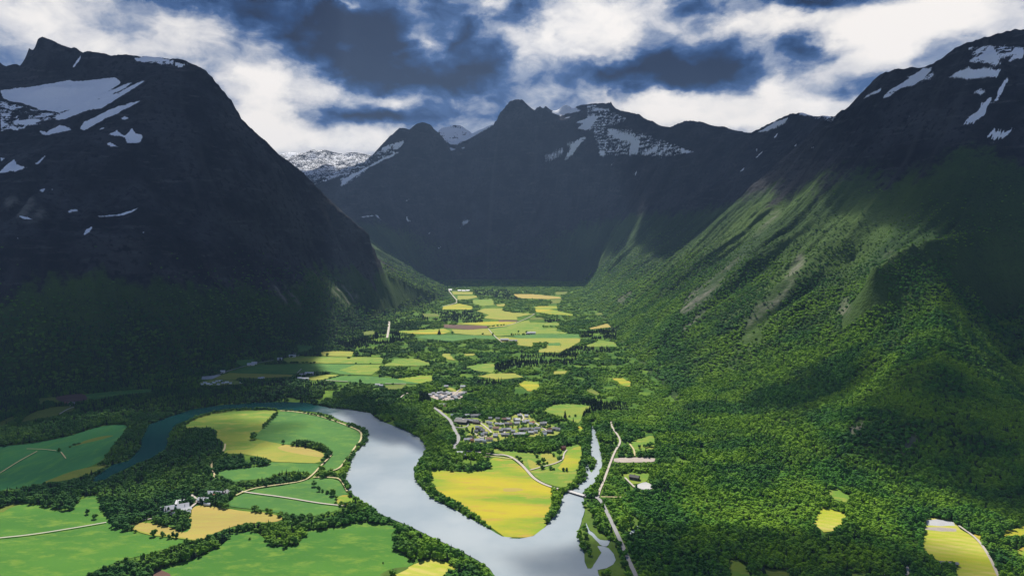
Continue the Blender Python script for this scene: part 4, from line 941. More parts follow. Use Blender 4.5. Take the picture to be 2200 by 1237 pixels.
row(D((450,690),(500,640),(505,600),(500,560),(515,520),(530,480)), 6, 11, 10, 1, 4); row(D((536,545),(556,515),(568,510)), 5.5, 9, 9, 1, 4); row(D((540,580),(562,555),(572,530)), 5.5, 10, 9, 1, 4); row(Cc((520,770),(560,800),(620,790),(660,775)), 6, 8, 8, .8, 4); row(Cc((0,835),(100,850),(200,872),(280,880),(420,880),(520,850)), 6.5, 9, 9, .9, 3); row(A((780,930),(830,955),(860,975)), 8, 7, 8, .8)
row(D((480,960),(500,1010),(500,1060),(520,1100),(540,1110)), 6, 11, 10, .9, 5); row(D((560,800),(590,860),(610,930),(640,985)), 7, 12, 9, 1, 6); row(D((700,1020),(720,1060),(745,1110),(765,1160)), 8, 11, 8, .9, 3); row(D((620,1225),(690,1230)), 6, 10, 9)
row(D((860,440),(940,430)), 7, 11, 10, 1, 4); row(D((820,492),(945,482)), 7, 11, 10, 1, 3); row(M((1350,497),(1490,495)), 13, 13, 14); row(M((830,495),(1000,478)), 14, 9, 12, .8); row(M((1050,572),(1190,572)), 11, 12, 10); row(L((970,792),(1110,793),(1230,795)), 12, 8, 12, .8); row(M((1340,672),(1390,655),(1250,670)), 14, 12, 14)
row(A((430,440),(520,405),(560,395)), 8, 4, 7, .7); row(D((735,565),(905,578)), 7, 11, 10, 1, 4); row(L((1310,955),(1450,915),(1600,905)), 14, 7, 12, .9)
row(E((640,745),(700,700),(720,640),(740,590)), 9, 10, 8, .6, 5); row(E((1060,560),(1150,560),(1400,580)), 9, 5, 7, .7, 3); row(E((900,480),(980,455),(1100,440),(1250,420)), 11, 9, 9, .6, 6); row(E((1250,720),(1500,700),(1750,700)), 9, 9, 9, .7, 5); row(E((1650,560),(1800,590)), 10, 8, 8, .7, 5); row(E((1380,560),(1560,575)), 10, 7, 7, .7, 4)
row(E((640,800),(900,810)), 8, 8, 8, .8, 4); row(E((820,700),(880,640),(840,600)), 10, 7, 7, .6, 5); row(E((150,125),(300,120),(450,130)), 12, 7, 7, .5, 8); row(L((160,985),(300,985),(450,985)), 13, 9, 9, .7, 8)
for k in range(420):                                               # garden trees between the houses
    ex, ey = RNG.uniform(540, 1980), RNG.uniform(400, 780)
    px_, py_ = E((ex, ey))[0]; x, y = (float(v) for v in ground(px_, py_))
    if in_mask(sparse_px, np.array([px_]), np.array([py_]), MX)[0] and len(ROWS) < 10 ** 6 and RNG.random() < .42:
        f = RNG.uniform(.7, 1.4); ROWS.append((x, y, 0, 6.5 * f, 6.5 * f, RNG.random() < .12, 0))
ROWS = np.array(ROWS, float)
ALLT = np.concatenate([PT, ROWS])
# single trees that stand apart: (pixel of the foot, height in photo pixels, width in photo pixels, kind, label)
SINGLE = [(P((853,530)), 17.0, 18.5, 0, 'large dark round tree alone in the lime meadow inside the river bend'),
 (P((1178,586)), 12, 9, 0, 'small narrow tree alone below the dark green field inside the river bend'),
 (A((367,462)), 9, 7, 0, 'small dark tree at the fork of thin paths in the far left teal meadow'),
 (A((546,852)), 13, 11, 0, 'taller tree of the two in the small green meadow beside the wood, bottom left'),
 (A((592,882)), 13, 12, 0, 'lower tree of the two in the small green meadow beside the wood, bottom left'),
 (A((636,765)), 17, 16, 0, 'pale rounded tree at the top of the small green meadow, bottom left'),
 (A((960,988)), 17, 14, 0, 'leftmost round tree of the row at the foot of the tan stubble field'),
 (A((1012,992)), 14, 11, 0, 'second tree from the left of the row at the foot of the tan stubble field'),
 (A((1052,1004)), 11, 10, 0, 'third, lowest tree of the row at the foot of the tan stubble field'),
 (A((1076,996)), 15, 9, 0, 'fourth, taller tree of the row at the foot of the tan stubble field'),
 (A((1101,1000)), 14, 9, 0, 'rightmost tree of the row at the foot of the tan stubble field'),
 (P((1520,1055)), 15, 14, 0, 'large round tree, upper left of the group in the green field by the river'),
 (P((1570,1108)), 13, 10, 0, 'second tree from the left of the group in the green field beside the river'),
 (P((1612,1118)), 8, 8, 0, 'small bush in the middle of the tree group in the green field beside the river'),
 (P((1665,1135)), 9, 9, 0, 'low bush left of the biggest tree in the green field beside the river'),
 (P((1722,1158)), 17, 15, 0, 'biggest tree of the group in the green field beside the river, right end'),
 (Cc((820,1160)), 5, 4, 0, 'tiny lone shrub in the large green field at the bottom'),
 (D((88,500)), 6, 9, 0, 'upper left bush of the pair beside the pale road above the yellow field'), (D((108,520)), 10, 9, 0, 'middle bush beside the bend of the pale road above the yellow field'), (D((120,533)), 7, 7, 0, 'lowest bush beside the bend of the pale road above the yellow field'),
 (D((213,500)), 8, 8, 0, 'small tree before the wood edge, second of the diagonal line in the lime field'), (D((205,482)), 9, 9, 0, 'tree at the wood edge, top of the diagonal line in the lime field'),
 (D((225,540)), 11, 12, 0, 'left tree of the dark clump beside the farm track in the lime field'), (D((252,535)), 14, 11, 0, 'right taller tree of the dark clump beside the farm track in the lime field'),
 (D((278,545)), 9, 6, 0, 'slim tree just right of the dark clump in the lime field'), (D((246,572)), 10, 11, 0, 'round tree below the farm track in the lime field'), (D((298,575)), 9, 10, 0, 'wide bushy tree below the farm track, right of the round one'), (D((318,578)), 6, 6, 0, 'low bush touching the wide bushy tree below the farm track'),
 (D((378,584)), 9, 7, 0, 'left tree of the pair in the lime field near the side river'), (D((398,585)), 9, 7, 0, 'right tree of the pair in the lime field near the side river'), (D((464,590)), 7, 6, 0, 'small tree at the right corner of the lime field near the side river'),
 (D((352,490)), 17, 14, 0, 'tall round tree beside the small red house at the edge of the wood'), (D((316,492)), 8, 8, 0, 'small round tree left of the small red house at the edge of the wood'), (D((352,512)), 8, 12, 0, 'wide low tree in front of the small red house at the edge of the wood'),
 (D((388,262)), 22, 11, 1, 'tall dark spruce at the edge of the lime clearing above the village'), (D((439,282)), 13, 5, 1, 'slim dark spruce standing alone in the lime clearing above the village'), (D((350,265)), 10, 6, 1, 'small spruce left of the tall one above the village'), (D((365,268)), 11, 6, 1, 'short spruce right beside the tall one above the village'),
 (D((415,248)), 5, 6, 0, 'small bush left of the slim spruce in the lime clearing'), (D((452,245)), 6, 7, 0, 'small bush right of the slim spruce in the lime clearing'),
 (M((368,565)), 13, 11, 1, 'broad dark conifer group standing in the yellow field of the middle valley'), (M((490,560)), 6, 5, 0, 'small tree right of the conifer in the yellow field of the middle valley'), (M((875,575)), 7, 5, 0, 'small tree beside the farm road in the middle valley'), (M((1195,555)), 7, 7, 0, 'round tree beside the white roofed farm in the middle valley'), (M((1118,548)), 6, 4, 0, 'tiny tree standing above the tree row of the middle valley farm'), (M((780,565)), 4, 5, 0, 'small bush on the gold field in the middle valley'),
 (L((1645,985)), 11, 6, 0, 'tall narrow tree at the near edge of the dark green field, left of centre'), (L((1955,1000)), 6, 7, 0, 'round tree beside the pale lane left of the village'), (L((1605,800)), 4, 5, 0, 'left bush on the border of the two long fields in the left middle valley'), (L((1742,802)), 3.5, 4, 0, 'right bush on the border of the two long fields in the left middle valley'), (L((1535,748)), 5, 7, 0, 'bush on the near side of the gold field in the left middle valley'), (L((1335,725)), 8, 8, 0, 'round tree before the gold field under the left slope'),
 (E((740,655)), 16, 9, 1, 'tall dark spruce in the garden at the left end of the village'), (E((1050,520)), 6, 6, 0, 'round garden tree in the back row of the village'), (E((905,500)), 8, 7, 0, 'dark garden tree beside the road junction behind the village'), (E((1815,575)), 8, 10, 0, 'large round garden tree at the right end of the village'), (E((1435,585)), 5, 4, 0, 'small garden tree between the middle rows of the village'),
 (D((275,915)), 10, 7, 1, 'dark pointed tree at the right edge of the yellow field by the water'), (D((515,785)), 10, 7, 1, 'dark pointed tree at the bridge end on the right bank'), (D((555,790)), 13, 8, 1, 'dark conifer beside the road junction right of the bridge'), (D((705,1060)), 12, 6, 1, 'slim dark tree on the left verge of the straight road'), (D((735,1115)), 13, 7, 1, 'second slim dark tree down the left verge of the straight road'),
 (A((1030,985)), 4, 4, 0, 'tiny bush between the first two trees of the row below the stubble field'), (G((1065,1155)), 9, 5, 1, 'pointed dark tree beside the long dark shed, bottom right'), (A((1555,1010)), 6, 7, 0, 'bush on the field corner beside the wooded hedge, bottom left')]
def make_tree(x, y, z, h, w, con, label, group=None):
    t = bpy.data.objects.new('spruce_tree' if con else 'leafy_tree', None); COL.objects.link(t); t.empty_display_size = 2
    t.location = (x, y, z - .15); t.rotation_euler = (0, 0, RNG.random() * 6.28)
    cr = bpy.data.objects.new('crown', random.choice(SPRUCES if con else CROWNS)); COL.objects.link(cr); cr.parent = t
    cr.scale = (w / .47, w / .47, h) if con else (w / .86, w / .86, h / .98)
    tk = bpy.data.objects.new('trunk', STRUNK if con else TRUNK); COL.objects.link(tk); tk.parent = t; tk.scale = (h * .9, h * .9, h)
    return tag(t, label, 'tree', group)
for pp, hp_, wp_, con, lab in SINGLE:
    x, y = (float(v) for v in ground(*pp[0])); k = y / FOC
    make_tree(x, y, 0, hp_ * k * 1.02, wp_ * k, con, lab)
for i in range(7):                                                  # the short hedge line between the two fields of the meander
    t = i / 6; px_, py_ = P((965 + 140 * t, 405 - 140 * t))[0]; x, y = (float(v) for v in ground(px_, py_))
    make_tree(x, y, 0, RNG.uniform(11, 15), RNG.uniform(10, 13), 0, 'dark tree in the short slanting line between two fields inside the river bend', 'slanting tree line in the river bend')
rowpts = P((1290,600),(1340,600),(1400,605),(1460,612),(1520,625),(1580,640),(1630,665),(1670,690),(1700,705),(1660,745),(1620,790))
for (px_, py_) in rowpts:
    x, y = (float(v) for v in ground(px_, py_))
    make_tree(x, y, 0, RNG.uniform(12, 17), RNG.uniform(12, 15), 0, 'dark tree in the curved row right of the tan field inside the river bend', 'curved tree row in the river bend')
# the trees that show largest become things; the rest is one wood
apx, apy = pix(ALLT[:, 0], ALLT[:, 1], ALLT[:, 2] + ALLT[:, 3] * .6)
inview = (apx > 2) & (apx < W0 - 2) & (apy > 0) & (apy < H0 - 6)
big_ = np.where(inview, ALLT[:, 3] * ALLT[:, 4] / ALLT[:, 1] ** 2, 0)
n_more = 300 - len(SINGLE) - 7 - len(rowpts)
pick = np.argsort(-big_)[:n_more]
AREAS = [(1330, 1640, 'tree in the dense wood right of the straight road, near the bottom edge', 'wood right of the straight road'), (1640, 1990, 'leafy tree in the dense wood left of the long dark shed, bottom right', 'wood left of the long dark shed'),
 (1990, 2300, 'tree in the dark grove right of the straw coloured field, bottom right corner', 'grove in the bottom right corner'), (1060, 1330, 'tree on the marshy right bank of the river beside the straight road', 'trees on the marshy bank'),
 (700, 1060, 'tree in the thick belt along the left bank of the river, bottom centre', 'tree belt on the left river bank'), (-50, 700, 'tree in the winding wooded hedge between the large green fields, bottom left', 'winding wooded hedge bottom left')]
for i in pick:
    x, y, z, h, w, con, th = ALLT[i]
    lab = next((a for a in AREAS if a[0] <= apx[i] < a[1]), AREAS[0])
    make_tree(x, y, z, h, w, con > .5, lab[2], lab[3])
rest = np.ones(len(ALLT), bool); rest[pick] = False
Q = ALLT[rest]
conq = Q[:, 5] > .5
tint = np.clip(.45 + .34 * RNG.standard_normal(len(Q)) + .5 * Q[:, 6], 0, 1)
tint = tint + look(sun_patch, *pix(Q[:, 0], Q[:, 1], Q[:, 2])) * RNG.uniform(.8, 1.4, len(Q))  # sunlight on these patches put into the leaf tint
tint = tint + .75 * smooth(2500, 3300, Q[:, 1]) * (np.abs(Q[:, 0] - 250) < 900) * RNG.random(len(Q))
wst = np.clip(smooth(-250, -620, Q[:, 0]), 0, 1) * (Q[:, 1] < 4200)          # cloud shade west of the river, painted as a darker leaf tint
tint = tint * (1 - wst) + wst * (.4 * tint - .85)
dq = Q[~conq]; sz = np.stack([dq[:, 4] / .86, dq[:, 4] / .86, dq[:, 3] / .98], 1)
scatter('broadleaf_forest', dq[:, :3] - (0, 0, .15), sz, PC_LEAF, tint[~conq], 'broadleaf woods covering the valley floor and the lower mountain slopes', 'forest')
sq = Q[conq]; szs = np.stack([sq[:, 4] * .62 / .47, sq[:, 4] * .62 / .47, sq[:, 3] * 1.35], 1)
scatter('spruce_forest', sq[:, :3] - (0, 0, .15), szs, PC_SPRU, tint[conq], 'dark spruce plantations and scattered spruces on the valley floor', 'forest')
print('trees', len(Q), 'picked', len(pick), 'conifers', int(conq.sum()))

# ------------------------------------------------------------------ buildings
def paint(name, col, rough=.7):
    m, nt, b = new_mat(name)
    tcn = N(nt, 'ShaderNodeTexCoord'); n = noise(nt, tcn.outputs['Object'], 9.0, 4, .6)
    nt.links.new(mixc(nt, n.outputs['Fac'], tuple(c * .82 for c in col), tuple(min(.9, c * 1.1) for c in col)), b.inputs['Base Color']); b.inputs['Roughness'].default_value = rough
    return m
WALLS = {'white': paint('white_boards', (.80, .79, .77)), 'cream': paint('cream_boards', (.66, .58, .42)), 'ochre': paint('ochre_boards', (.52, .33, .10)), 'red': paint('red_boards', (.30, .05, .04)), 'brown': paint('brown_boards', (.16, .09, .06)),
         'grey': paint('grey_boards', (.36, .37, .38)), 'dark': paint('dark_stained_boards', (.05, .045, .045)), 'blue': paint('blue_grey_boards', (.22, .28, .34))}
ROOFS = {'dark grey': paint('dark_grey_tiles', (.22, .225, .24)), 'grey': paint('grey_tiles', (.44, .445, .46)), 'pale grey': paint('pale_metal_roof', (.48, .49, .52), .45), 'red brown': paint('red_brown_tiles', (.22, .09, .06)), 'orange': paint('orange_tiles', (.46, .17, .07)), 'black': paint('black_roofing', (.02, .02, .022)), 'white': paint('white_metal_roof', (.72, .73, .74), .4)}
GLASS = paint('dark_window_glass', (.03, .035, .045), .15); BRICK = paint('chimney_brick', (.22, .12, .09)); DOORP = paint('door_paint', (.16, .10, .07))
def prism(pts, x0, x1):
    bm = bmesh.new(); a = [bm.verts.new((x0, y, z)) for y, z in pts]; b = [bm.verts.new((x1, y, z)) for y, z in pts]
    n = len(pts); bm.faces.new(a[::-1]); bm.faces.new(b)
    for i in range(n): bm.faces.new((a[i], a[(i + 1) % n], b[(i + 1) % n], b[i]))
    bmesh.ops.recalc_face_normals(bm, faces=bm.faces)
    return bm
def box(x0, x1, y0, y1, z0, z1, bm=None):
    bm = bm or bmesh.new()
    bmesh.ops.create_cube(bm, size=1, matrix=Matrix.Translation(((x0 + x1) / 2, (y0 + y1) / 2, (z0 + z1) / 2)) @ Matrix.Diagonal((x1 - x0, y1 - y0, z1 - z0, 1)))
    return bm
HW = bm_mesh('wall', prism([(-.5, -.1), (.5, -.1), (.5, .55), (0, .93), (-.5, .55)], -.5, .5), [None])
HR = bm_mesh('roof', prism([(-.58, .50), (0, .94), (.58, .50), (.58, .57), (0, 1.02), (-.58, .57)], -.55, .55), [None])
HC = bm_mesh('chimney', box(-.04, .04, .06, .16, .80, 1.16), [BRICK]); HD = bm_mesh('door', box(-.06, .06, -.512, -.495, 0, .36), [DOORP])
def win_mesh(n):
    bm = bmesh.new()
    for k in range(n):
        xc = -.36 + .72 * k / max(1, n - 1)
        if abs(xc) < .1: continue
        box(xc - .055, xc + .055, -.511, -.494, .20, .40, bm)
    return bm_mesh('window', bm, [GLASS])
HWIN = [win_mesh(4), win_mesh(5), win_mesh(7)]; BDOOR = bm_mesh('door', box(-.1, .1, -.512, -.495, -.05, .42), [DOORP])
def place(name, me, parent, mat=None):
    o = bpy.data.objects.new(name, me); COL.objects.link(o); o.parent = parent
    if mat: o.material_slots[0].link = 'OBJECT'; o.material_slots[0].material = mat
    return o
def house(px, py, length, depth, high, wall, roof, rot, label, cat='house', name='house', group=None, detail=True, chimney=True, xy=None):
    x, y = xy or tuple(float(v) for v in ground(px, py))
    t = bpy.data.objects.new(name, None); COL.objects.link(t); t.location = (x, y, ZF[0] + .05); t.rotation_euler = (0, 0, R(rot)); t.scale = (length, depth, high)
    place('wall', HW, t, WALLS[wall]); place('roof', HR, t, ROOFS[roof])
    if chimney: place('chimney', HC, t)
    if detail:
        if cat == 'barn' or cat == 'shed': place('door', BDOOR, t)
        else: place('door', HD, t); place('window', HWIN[0 if length < 13 else 1], t)
    return tag(t, label, cat, group)
ORD = ['first', 'second', 'third', 'fourth', 'fifth', 'sixth', 'seventh', 'eighth', 'ninth', 'tenth', 'eleventh', 'twelfth', 'thirteenth', 'fourteenth', 'fifteenth', 'sixteenth']
VROWS = [('front village row', [(655,760,13,'white','grey'),(700,765,12,'white','grey'),(745,775,9,'ochre','orange'),(805,772,14,'white','grey'),(868,775,14,'white','pale grey'),(905,778,9,'white','pale grey'),(975,750,17,'white','red brown'),(1058,705,12,'grey','pale grey'),(1165,695,12,'grey','grey'),(1225,688,12,'grey','dark grey'),(1350,685,14,'blue','grey'),(1435,680,18,'grey','grey'),(1560,665,14,'cream','grey'),(1625,655,10,'white','pale grey')]),
 ('left village row', [(740,735,11,'brown','black'),(795,640,10,'grey','dark grey'),(820,590,11,'cream','grey'),(865,600,10,'white','dark grey'),(835,632,9,'dark','black'),(880,640,11,'brown','dark grey'),(915,668,13,'grey','dark grey'),(885,685,9,'white','grey')]),
 ('middle village row', [(1005,590,10,'white','pale grey'),(1075,600,16,'cream','red brown'),(1135,640,10,'grey','grey'),(1185,615,14,'grey','dark grey'),(1245,622,14,'cream','grey'),(1310,640,11,'grey','grey'),(1415,618,14,'dark','dark grey'),(1490,612,15,'white','dark grey'),(1530,612,11,'blue','dark grey'),(1600,612,9,'grey','grey'),(1660,602,15,'white','dark grey')]),
 ('row behind the upper road', [(965,528,10,'grey','grey'),(1000,530,10,'white','grey'),(1085,540,12,'cream','grey'),(1140,545,13,'grey','pale grey'),(1215,545,13,'brown','dark grey'),(1275,540,12,'cream','red brown'),(1360,540,14,'cream','grey')]),
 ('back row of the village', [(985,465,10,'grey','grey'),(1090,470,12,'grey','dark grey'),(1180,475,12,'dark','red brown'),(1235,478,13,'grey','grey'),(1335,478,13,'grey','dark grey'),(1385,492,14,'white','white'),(1400,428,13,'grey','grey'),(1505,425,11,'white','white'),(1455,515,11,'grey','grey'),(1505,498,14,'grey','grey'),(1580,525,14,'white','orange'),(1560,545,10,'white','pale grey')]),
 ('right end of the village', [(1715,535,14,'grey','dark grey'),(1755,540,13,'blue','grey'),(1750,660,12,'white','dark grey'),(1805,655,13,'brown','dark grey'),(1850,645,10,'dark','black'),(1825,618,12,'cream','red brown'),(1895,610,14,'grey','dark grey'),(1935,612,13,'white','dark grey'),(1965,628,10,'grey','grey'),(1755,695,8,'white','white')]),
 ('row below the dark spruces', [(455,425,8,'white','white'),(530,418,9,'grey','pale grey'),(680,420,13,'grey','grey'),(745,425,13,'white','dark grey'),(795,425,14,'grey','dark grey'),(845,428,10,'dark','dark grey')])]
for desc, lst in VROWS:
    lst = sorted(lst, key=lambda h: h[0])
    for i, (x, y, ln_, wl_, rf_) in enumerate(lst):
        px_, py_ = E((x, y))[0]
        wd = {'blue': 'blue grey'}.get(wl_, wl_)
        px_ += RNG.uniform(-1.6, 1.6); py_ += RNG.uniform(-1.1, 1.1)
        house(px_, py_, ln_ * .95, ln_ * .5 + 2, 6.0 + .1 * ln_, wl_, rf_, RNG.uniform(-14, 14), '%s house, %s roof, %s from left in the %s' % (wd, rf_, ORD[i], desc), group='houses of the village')
px_, py_ = E((560, 500))[0]
house(*E((590, 515))[0], 34, 20, 10, 'dark', 'black', -18, 'large dark flat block beside the grey road at the left end of the village', 'building', 'apartment_building', chimney=False)
house(*E((555, 478))[0], 16, 11, 8, 'grey', 'dark grey', -4, 'small dark building behind the large dark block at the left end of the village', 'building', 'building')
house(*E((735, 505))[0], 36, 11, 9, 'brown', 'dark grey', -20, 'long brown terrace with dark roof at the upper left road bend of the village', 'building', 'terrace_house')
house(*E((800, 520))[0], 18, 11, 8, 'brown', 'black', -20, 'shorter brown terrace at the right end of the long one in the village', 'building', 'terrace_house')
house(*E((335, 285))[0], 22, 11, 9, 'red', 'pale grey', -6, 'red house with pale roof beside the upper end of the grey road', group=None)
house(*E((375, 305))[0], 12, 9, 8, 'cream', 'red brown', 4, 'cream house below the red one at the upper end of the grey road'); house(*E((410, 320))[0], 9, 7, 6, 'white', 'dark grey', 4, 'tiny white house below the cream one at the upper end of the grey road')
house(*E((1345, 345))[0], 13, 9, 8, 'red', 'red brown', 10, 'red brown house among trees at the end of the curved lane above the village')
house(*E((570, 950))[0], 16, 9, 7, 'red', 'white', -4, 'red barn with white roof among the trees below the grey road', 'barn', 'barn', chimney=False); house(*E((625, 985))[0], 9, 8, 6, 'grey', 'pale grey', 30, 'small grey shed right of the white roofed barn', 'shed', 'shed', chimney=False)
house(*D((378, 452))[0], 10, 8, 8, 'red', 'red brown', 20, 'small red house beside the tall tree at the upper edge of the lime field')
for x, y, wl_, rf_, lab in ((500,245,'white','grey','white house under the dark spruces between the lane and the grey road'),(560,268,'grey','pale grey','grey house right of the white one under the dark spruces'),(455,345,'white','pale grey','small white house just right of the upper grey road'),(620,235,'cream','grey','cream house in the wood between the two parts of the village'),(470,300,'ochre','grey','ochre house between the red house and the dark spruces'),(760,330,'white','grey','white house alone in the wood behind the village')):
    house(*E((x, y))[0], 13, 9, 8, wl_, rf_, RNG.uniform(-20, 20), lab)
# the cabins north-west of the village
for i, (x, y) in enumerate([(160,130),(200,112),(235,128),(270,105),(312,98),(350,110),(398,100),(440,112),(285,150),(330,165),(372,150),(300,182),(250,140),(410,125)]):
    house(*E((x, y))[0], RNG.uniform(9, 12), 7.5, 6, ['white', 'grey', 'white', 'blue'][i % 4], ['pale grey', 'grey', 'dark grey'][i % 3], RNG.uniform(-25, 25), 'small pale cabin in the cluster behind the dark spruces left of the village', 'cabin', 'cabin', 'cabins behind the spruces', detail=False, chimney=False)
for i, (x, y) in enumerate([(470,155),(505,165),(545,150),(520,180),(575,125),(615,112),(640,100),(450,205)]):
    house(*E((x, y))[0], RNG.uniform(10, 14), 8, 6.5, ['blue', 'grey', 'brown', 'white'][i % 4], ['dark grey', 'grey'][i % 2], RNG.uniform(-25, 25), 'small dark roofed house right of the lane behind the village', 'house', 'house', 'dark roofed houses behind the village', detail=False)
house(*E((610, 22))[0], 16, 9, 8, 'white', 'white', 5, 'white house at the upper end of the lane behind the village'); house(*E((380, 20))[0], 14, 9, 8, 'grey', 'pale grey', 0, 'grey house left of the upper end of the lane behind the village')
# the farms
house(*B((975, 535))[0], 44, 15, 12, 'red', 'pale grey', 27, 'long red barn with pale metal roof beside the tan stubble field', 'barn', 'barn', chimney=False)
house(*B((1060, 420))[0], 13, 22, 8, 'white', 'pale grey', 12, 'pale shed behind the long red barn', 'shed', 'shed', chimney=False)
house(*B((1160, 545))[0], 17, 11, 8, 'grey', 'pale grey', 35, 'pale roofed machine shed right of the long red barn', 'shed', 'shed', chimney=False); house(*B((1180, 600))[0], 11, 9, 8, 'white', 'white', 20, 'white farmhouse at the left edge of the tan stubble field')
house(*B((855, 590))[0], 9, 8, 7, 'cream', 'grey', 10, 'cream house in the trees below the long red barn'); house(*B((945, 612))[0], 8, 7, 7, 'white', 'grey', 0, 'small white house in the trees below the long red barn')
house(*B((1655, 275))[0], 34, 12, 9, 'red', 'pale grey', -4, 'red barn with grey roof at the upper farm beside the green field', 'barn', 'barn', chimney=False); house(*B((1810, 275))[0], 13, 11, 10, 'red', 'dark grey', 80, 'red house with dark roof at the right end of the upper farm'); house(*B((1830, 300))[0], 8, 7, 6, 'cream', 'red brown', 0, 'small cream annex in front of the dark roofed red house')
house(*B((1590, 320))[0], 12, 9, 8, 'ochre', 'orange', 5, 'orange farmhouse in front of the upper red barn'); house(*B((1450, 375))[0], 20, 12, 8, 'white', 'pale grey', -6, 'white house with pale roof at the top of the tan stubble field'); house(*B((1515, 432))[0], 12, 5, 4, 'white', 'white', -8, 'low white shelter on the edge of the tan stubble field', 'shed', 'shed', detail=False, chimney=False)
house(*D((820, 636))[0], 20, 11, 8, 'dark', 'black', -30, 'dark cabin on the lawn in the clearing right of the river', 'cabin', 'cabin')
house(*G((1145, 1172))[0], 28, 7, 5, 'dark', 'dark grey', -10, 'long low dark shed on the edge of the straw coloured field, bottom right', 'shed', 'shed', chimney=False)
house(*M((1240, 562))[0], 42, 18, 12, 'white', 'grey', 4, 'white farmhouse with wide grey roof in the middle valley'); house(*M((1205, 566))[0], 20, 12, 9, 'dark', 'dark grey', 0, 'dark barn left of the wide roofed farmhouse in the middle valley', 'barn', 'barn', chimney=False)
house(*M((985, 628))[0], 40, 16, 12, 'brown', 'grey', 0, 'left barn of the farm at the end of the middle valley road', 'barn', 'barn', chimney=False); house(*M((1065, 638))[0], 36, 15, 11, 'red', 'dark grey', -5, 'red barn right of the farm yard in the middle valley', 'barn', 'barn', chimney=False); house(*M((1095, 632))[0], 12, 10, 8, 'white', 'grey', 0, 'white house right of the red barn in the middle valley')
house(*L((1100, 915))[0], 22, 12, 9, 'white', 'dark grey', 0, 'white farmhouse left of the dark hedge in the left middle valley'); house(*L((1165, 905))[0], 30, 13, 10, 'grey', 'pale grey', 0, 'grey barn with pale roof before the dark hedge in the left middle valley', 'barn', 'barn', chimney=False)
house(*L((1075, 948))[0], 15, 10, 8, 'white', 'white', 0, 'white house with white roof under the farm with the dark hedge'); house(*L((1130, 952))[0], 22, 11, 8, 'white', 'pale grey', 0, 'long white house right of the white roofed one under the farm with the dark hedge')
for x, y, ln_, lab in ((612,815,26,'pale roofed house at the lower bend of the road under the left slope'),(645,803,20,'smaller pale house just above the bend of the road under the left slope'),(1005,735,28,'pale house at the top of the road under the left slope'),(1040,723,24,'white house behind the pale one at the top of the road under the left slope'),(885,763,18,'small house beside the wood on the road under the left slope'),(345,885,16,'tiny house beside the lower part of the road under the left slope')):
    house(*L((x, y))[0], ln_, 11, 9, 'white', 'pale grey', RNG.uniform(-10, 25), lab)
for i, (x, y) in enumerate([(150,1000),(178,985),(205,996),(232,1000),(262,985),(290,972),(325,968),(352,988),(385,982),(420,990),(522,985),(305,1000),(95,1005)]):
    house(*L((x, y))[0], RNG.uniform(8, 12), 6.5, 5, 'white', ['white', 'pale grey'][i % 2], RNG.uniform(-30, 30), 'white cabin on the camp site between the dark slope and the river bend', 'cabin', 'cabin', 'camp site cabins', detail=False, chimney=False)
house(*L((700, 950))[0], 14, 9, 8, 'white', 'pale grey', 0, 'white house among the trees right of the camp site'); house(*L((725, 942))[0], 10, 8, 7, 'cream', 'grey', 0, 'cream house among the trees right of the camp site')
house(*L((1810, 1010))[0], 16, 10, 8, 'white', 'grey', 0, 'white house among the trees at the left end of the pale lane'); house(*L((1845, 1018))[0], 12, 9, 8, 'blue', 'pale grey', 0, 'blue grey house among the trees at the left end of the pale lane')
house(*T((1065, 350))[0], 16, 11, 9, 'white', 'grey', 0, 'white farmhouse below the brown field at the far left'); house(*T((1010, 345))[0], 20, 11, 9, 'red', 'red brown', 0, 'red barn below the brown field at the far left', 'barn', 'barn', chimney=False); house(*T((1288, 318))[0], 12, 8, 6, 'white', 'pale grey', 0, 'small pale shed right of the brown field at the far left', 'shed', 'shed', chimney=False)
for x, y, ln_, lab in ((470,150,40,'pale house at the far end of the valley road, left of the others'),(560,157,34,'left house of the hamlet at the far end of the valley'),(600,159,34,'middle house of the hamlet at the far end of the valley'),(640,157,34,'right house of the hamlet at the far end of the valley')):
    house(*M((x, y))[0], ln_, 18, 12, 'white', 'pale grey', 0, lab, detail=False)

# ------------------------------------------------------------------ the road bridge
CONC = paint('bridge_concrete', (.42, .41, .40)); STEEL = paint('bridge_girder_steel', (.05, .05, .055), .5); RAILM = paint('galvanised_rail', (.55, .56, .57), .4)
(ax, ay), (bx_, by_) = bridge_w
blen = math.hypot(bx_ - ax, by_ - ay) + 10
br = bpy.data.objects.new('road_bridge', None); COL.objects.link(br); br.location = ((ax + bx_) / 2, (ay + by_) / 2, 0); br.rotation_euler = (0, 0, math.atan2(by_ - ay, bx_ - ax))
tag(br, 'straight grey road bridge with dark girders over the side river right of the yellow field', 'bridge')
place('deck', bm_mesh('deck', box(-blen / 2, blen / 2, -4.6, 4.6, 3.2, 3.75), [CONC]), br)
for s in (-1, 1):
    place('girder', bm_mesh('girder', box(-blen / 2 + .4, blen / 2 - .4, s * 3.4 - .4, s * 3.4 + .4, 1.4, 3.198), [STEEL]), br)
    bm = box(-blen / 2, blen / 2, s * 4.3 - .06, s * 4.3 + .06, 4.55, 4.75)
    for k in range(25): xk = -blen / 2 + .3 + (blen - .6) * k / 24; box(xk - .05, xk + .05, s * 4.3 - .05, s * 4.3 + .05, 3.75, 4.55, bm)
    place('railing', bm_mesh('railing', bm, [RAILM]), br)
for f in (-.17, .17): place('pier', bm_mesh('pier', box(f * blen - .7, f * blen + .7, -4, 4, -2, 1.396), [CONC]), br)
for s in (-1, 1): place('abutment', bm_mesh('abutment', box(s * (blen / 2 - 1.5) - 1.5, s * (blen / 2 - 1.5) + 1.5, -4.5, 4.5, -2, 1.39), [CONC]), br)

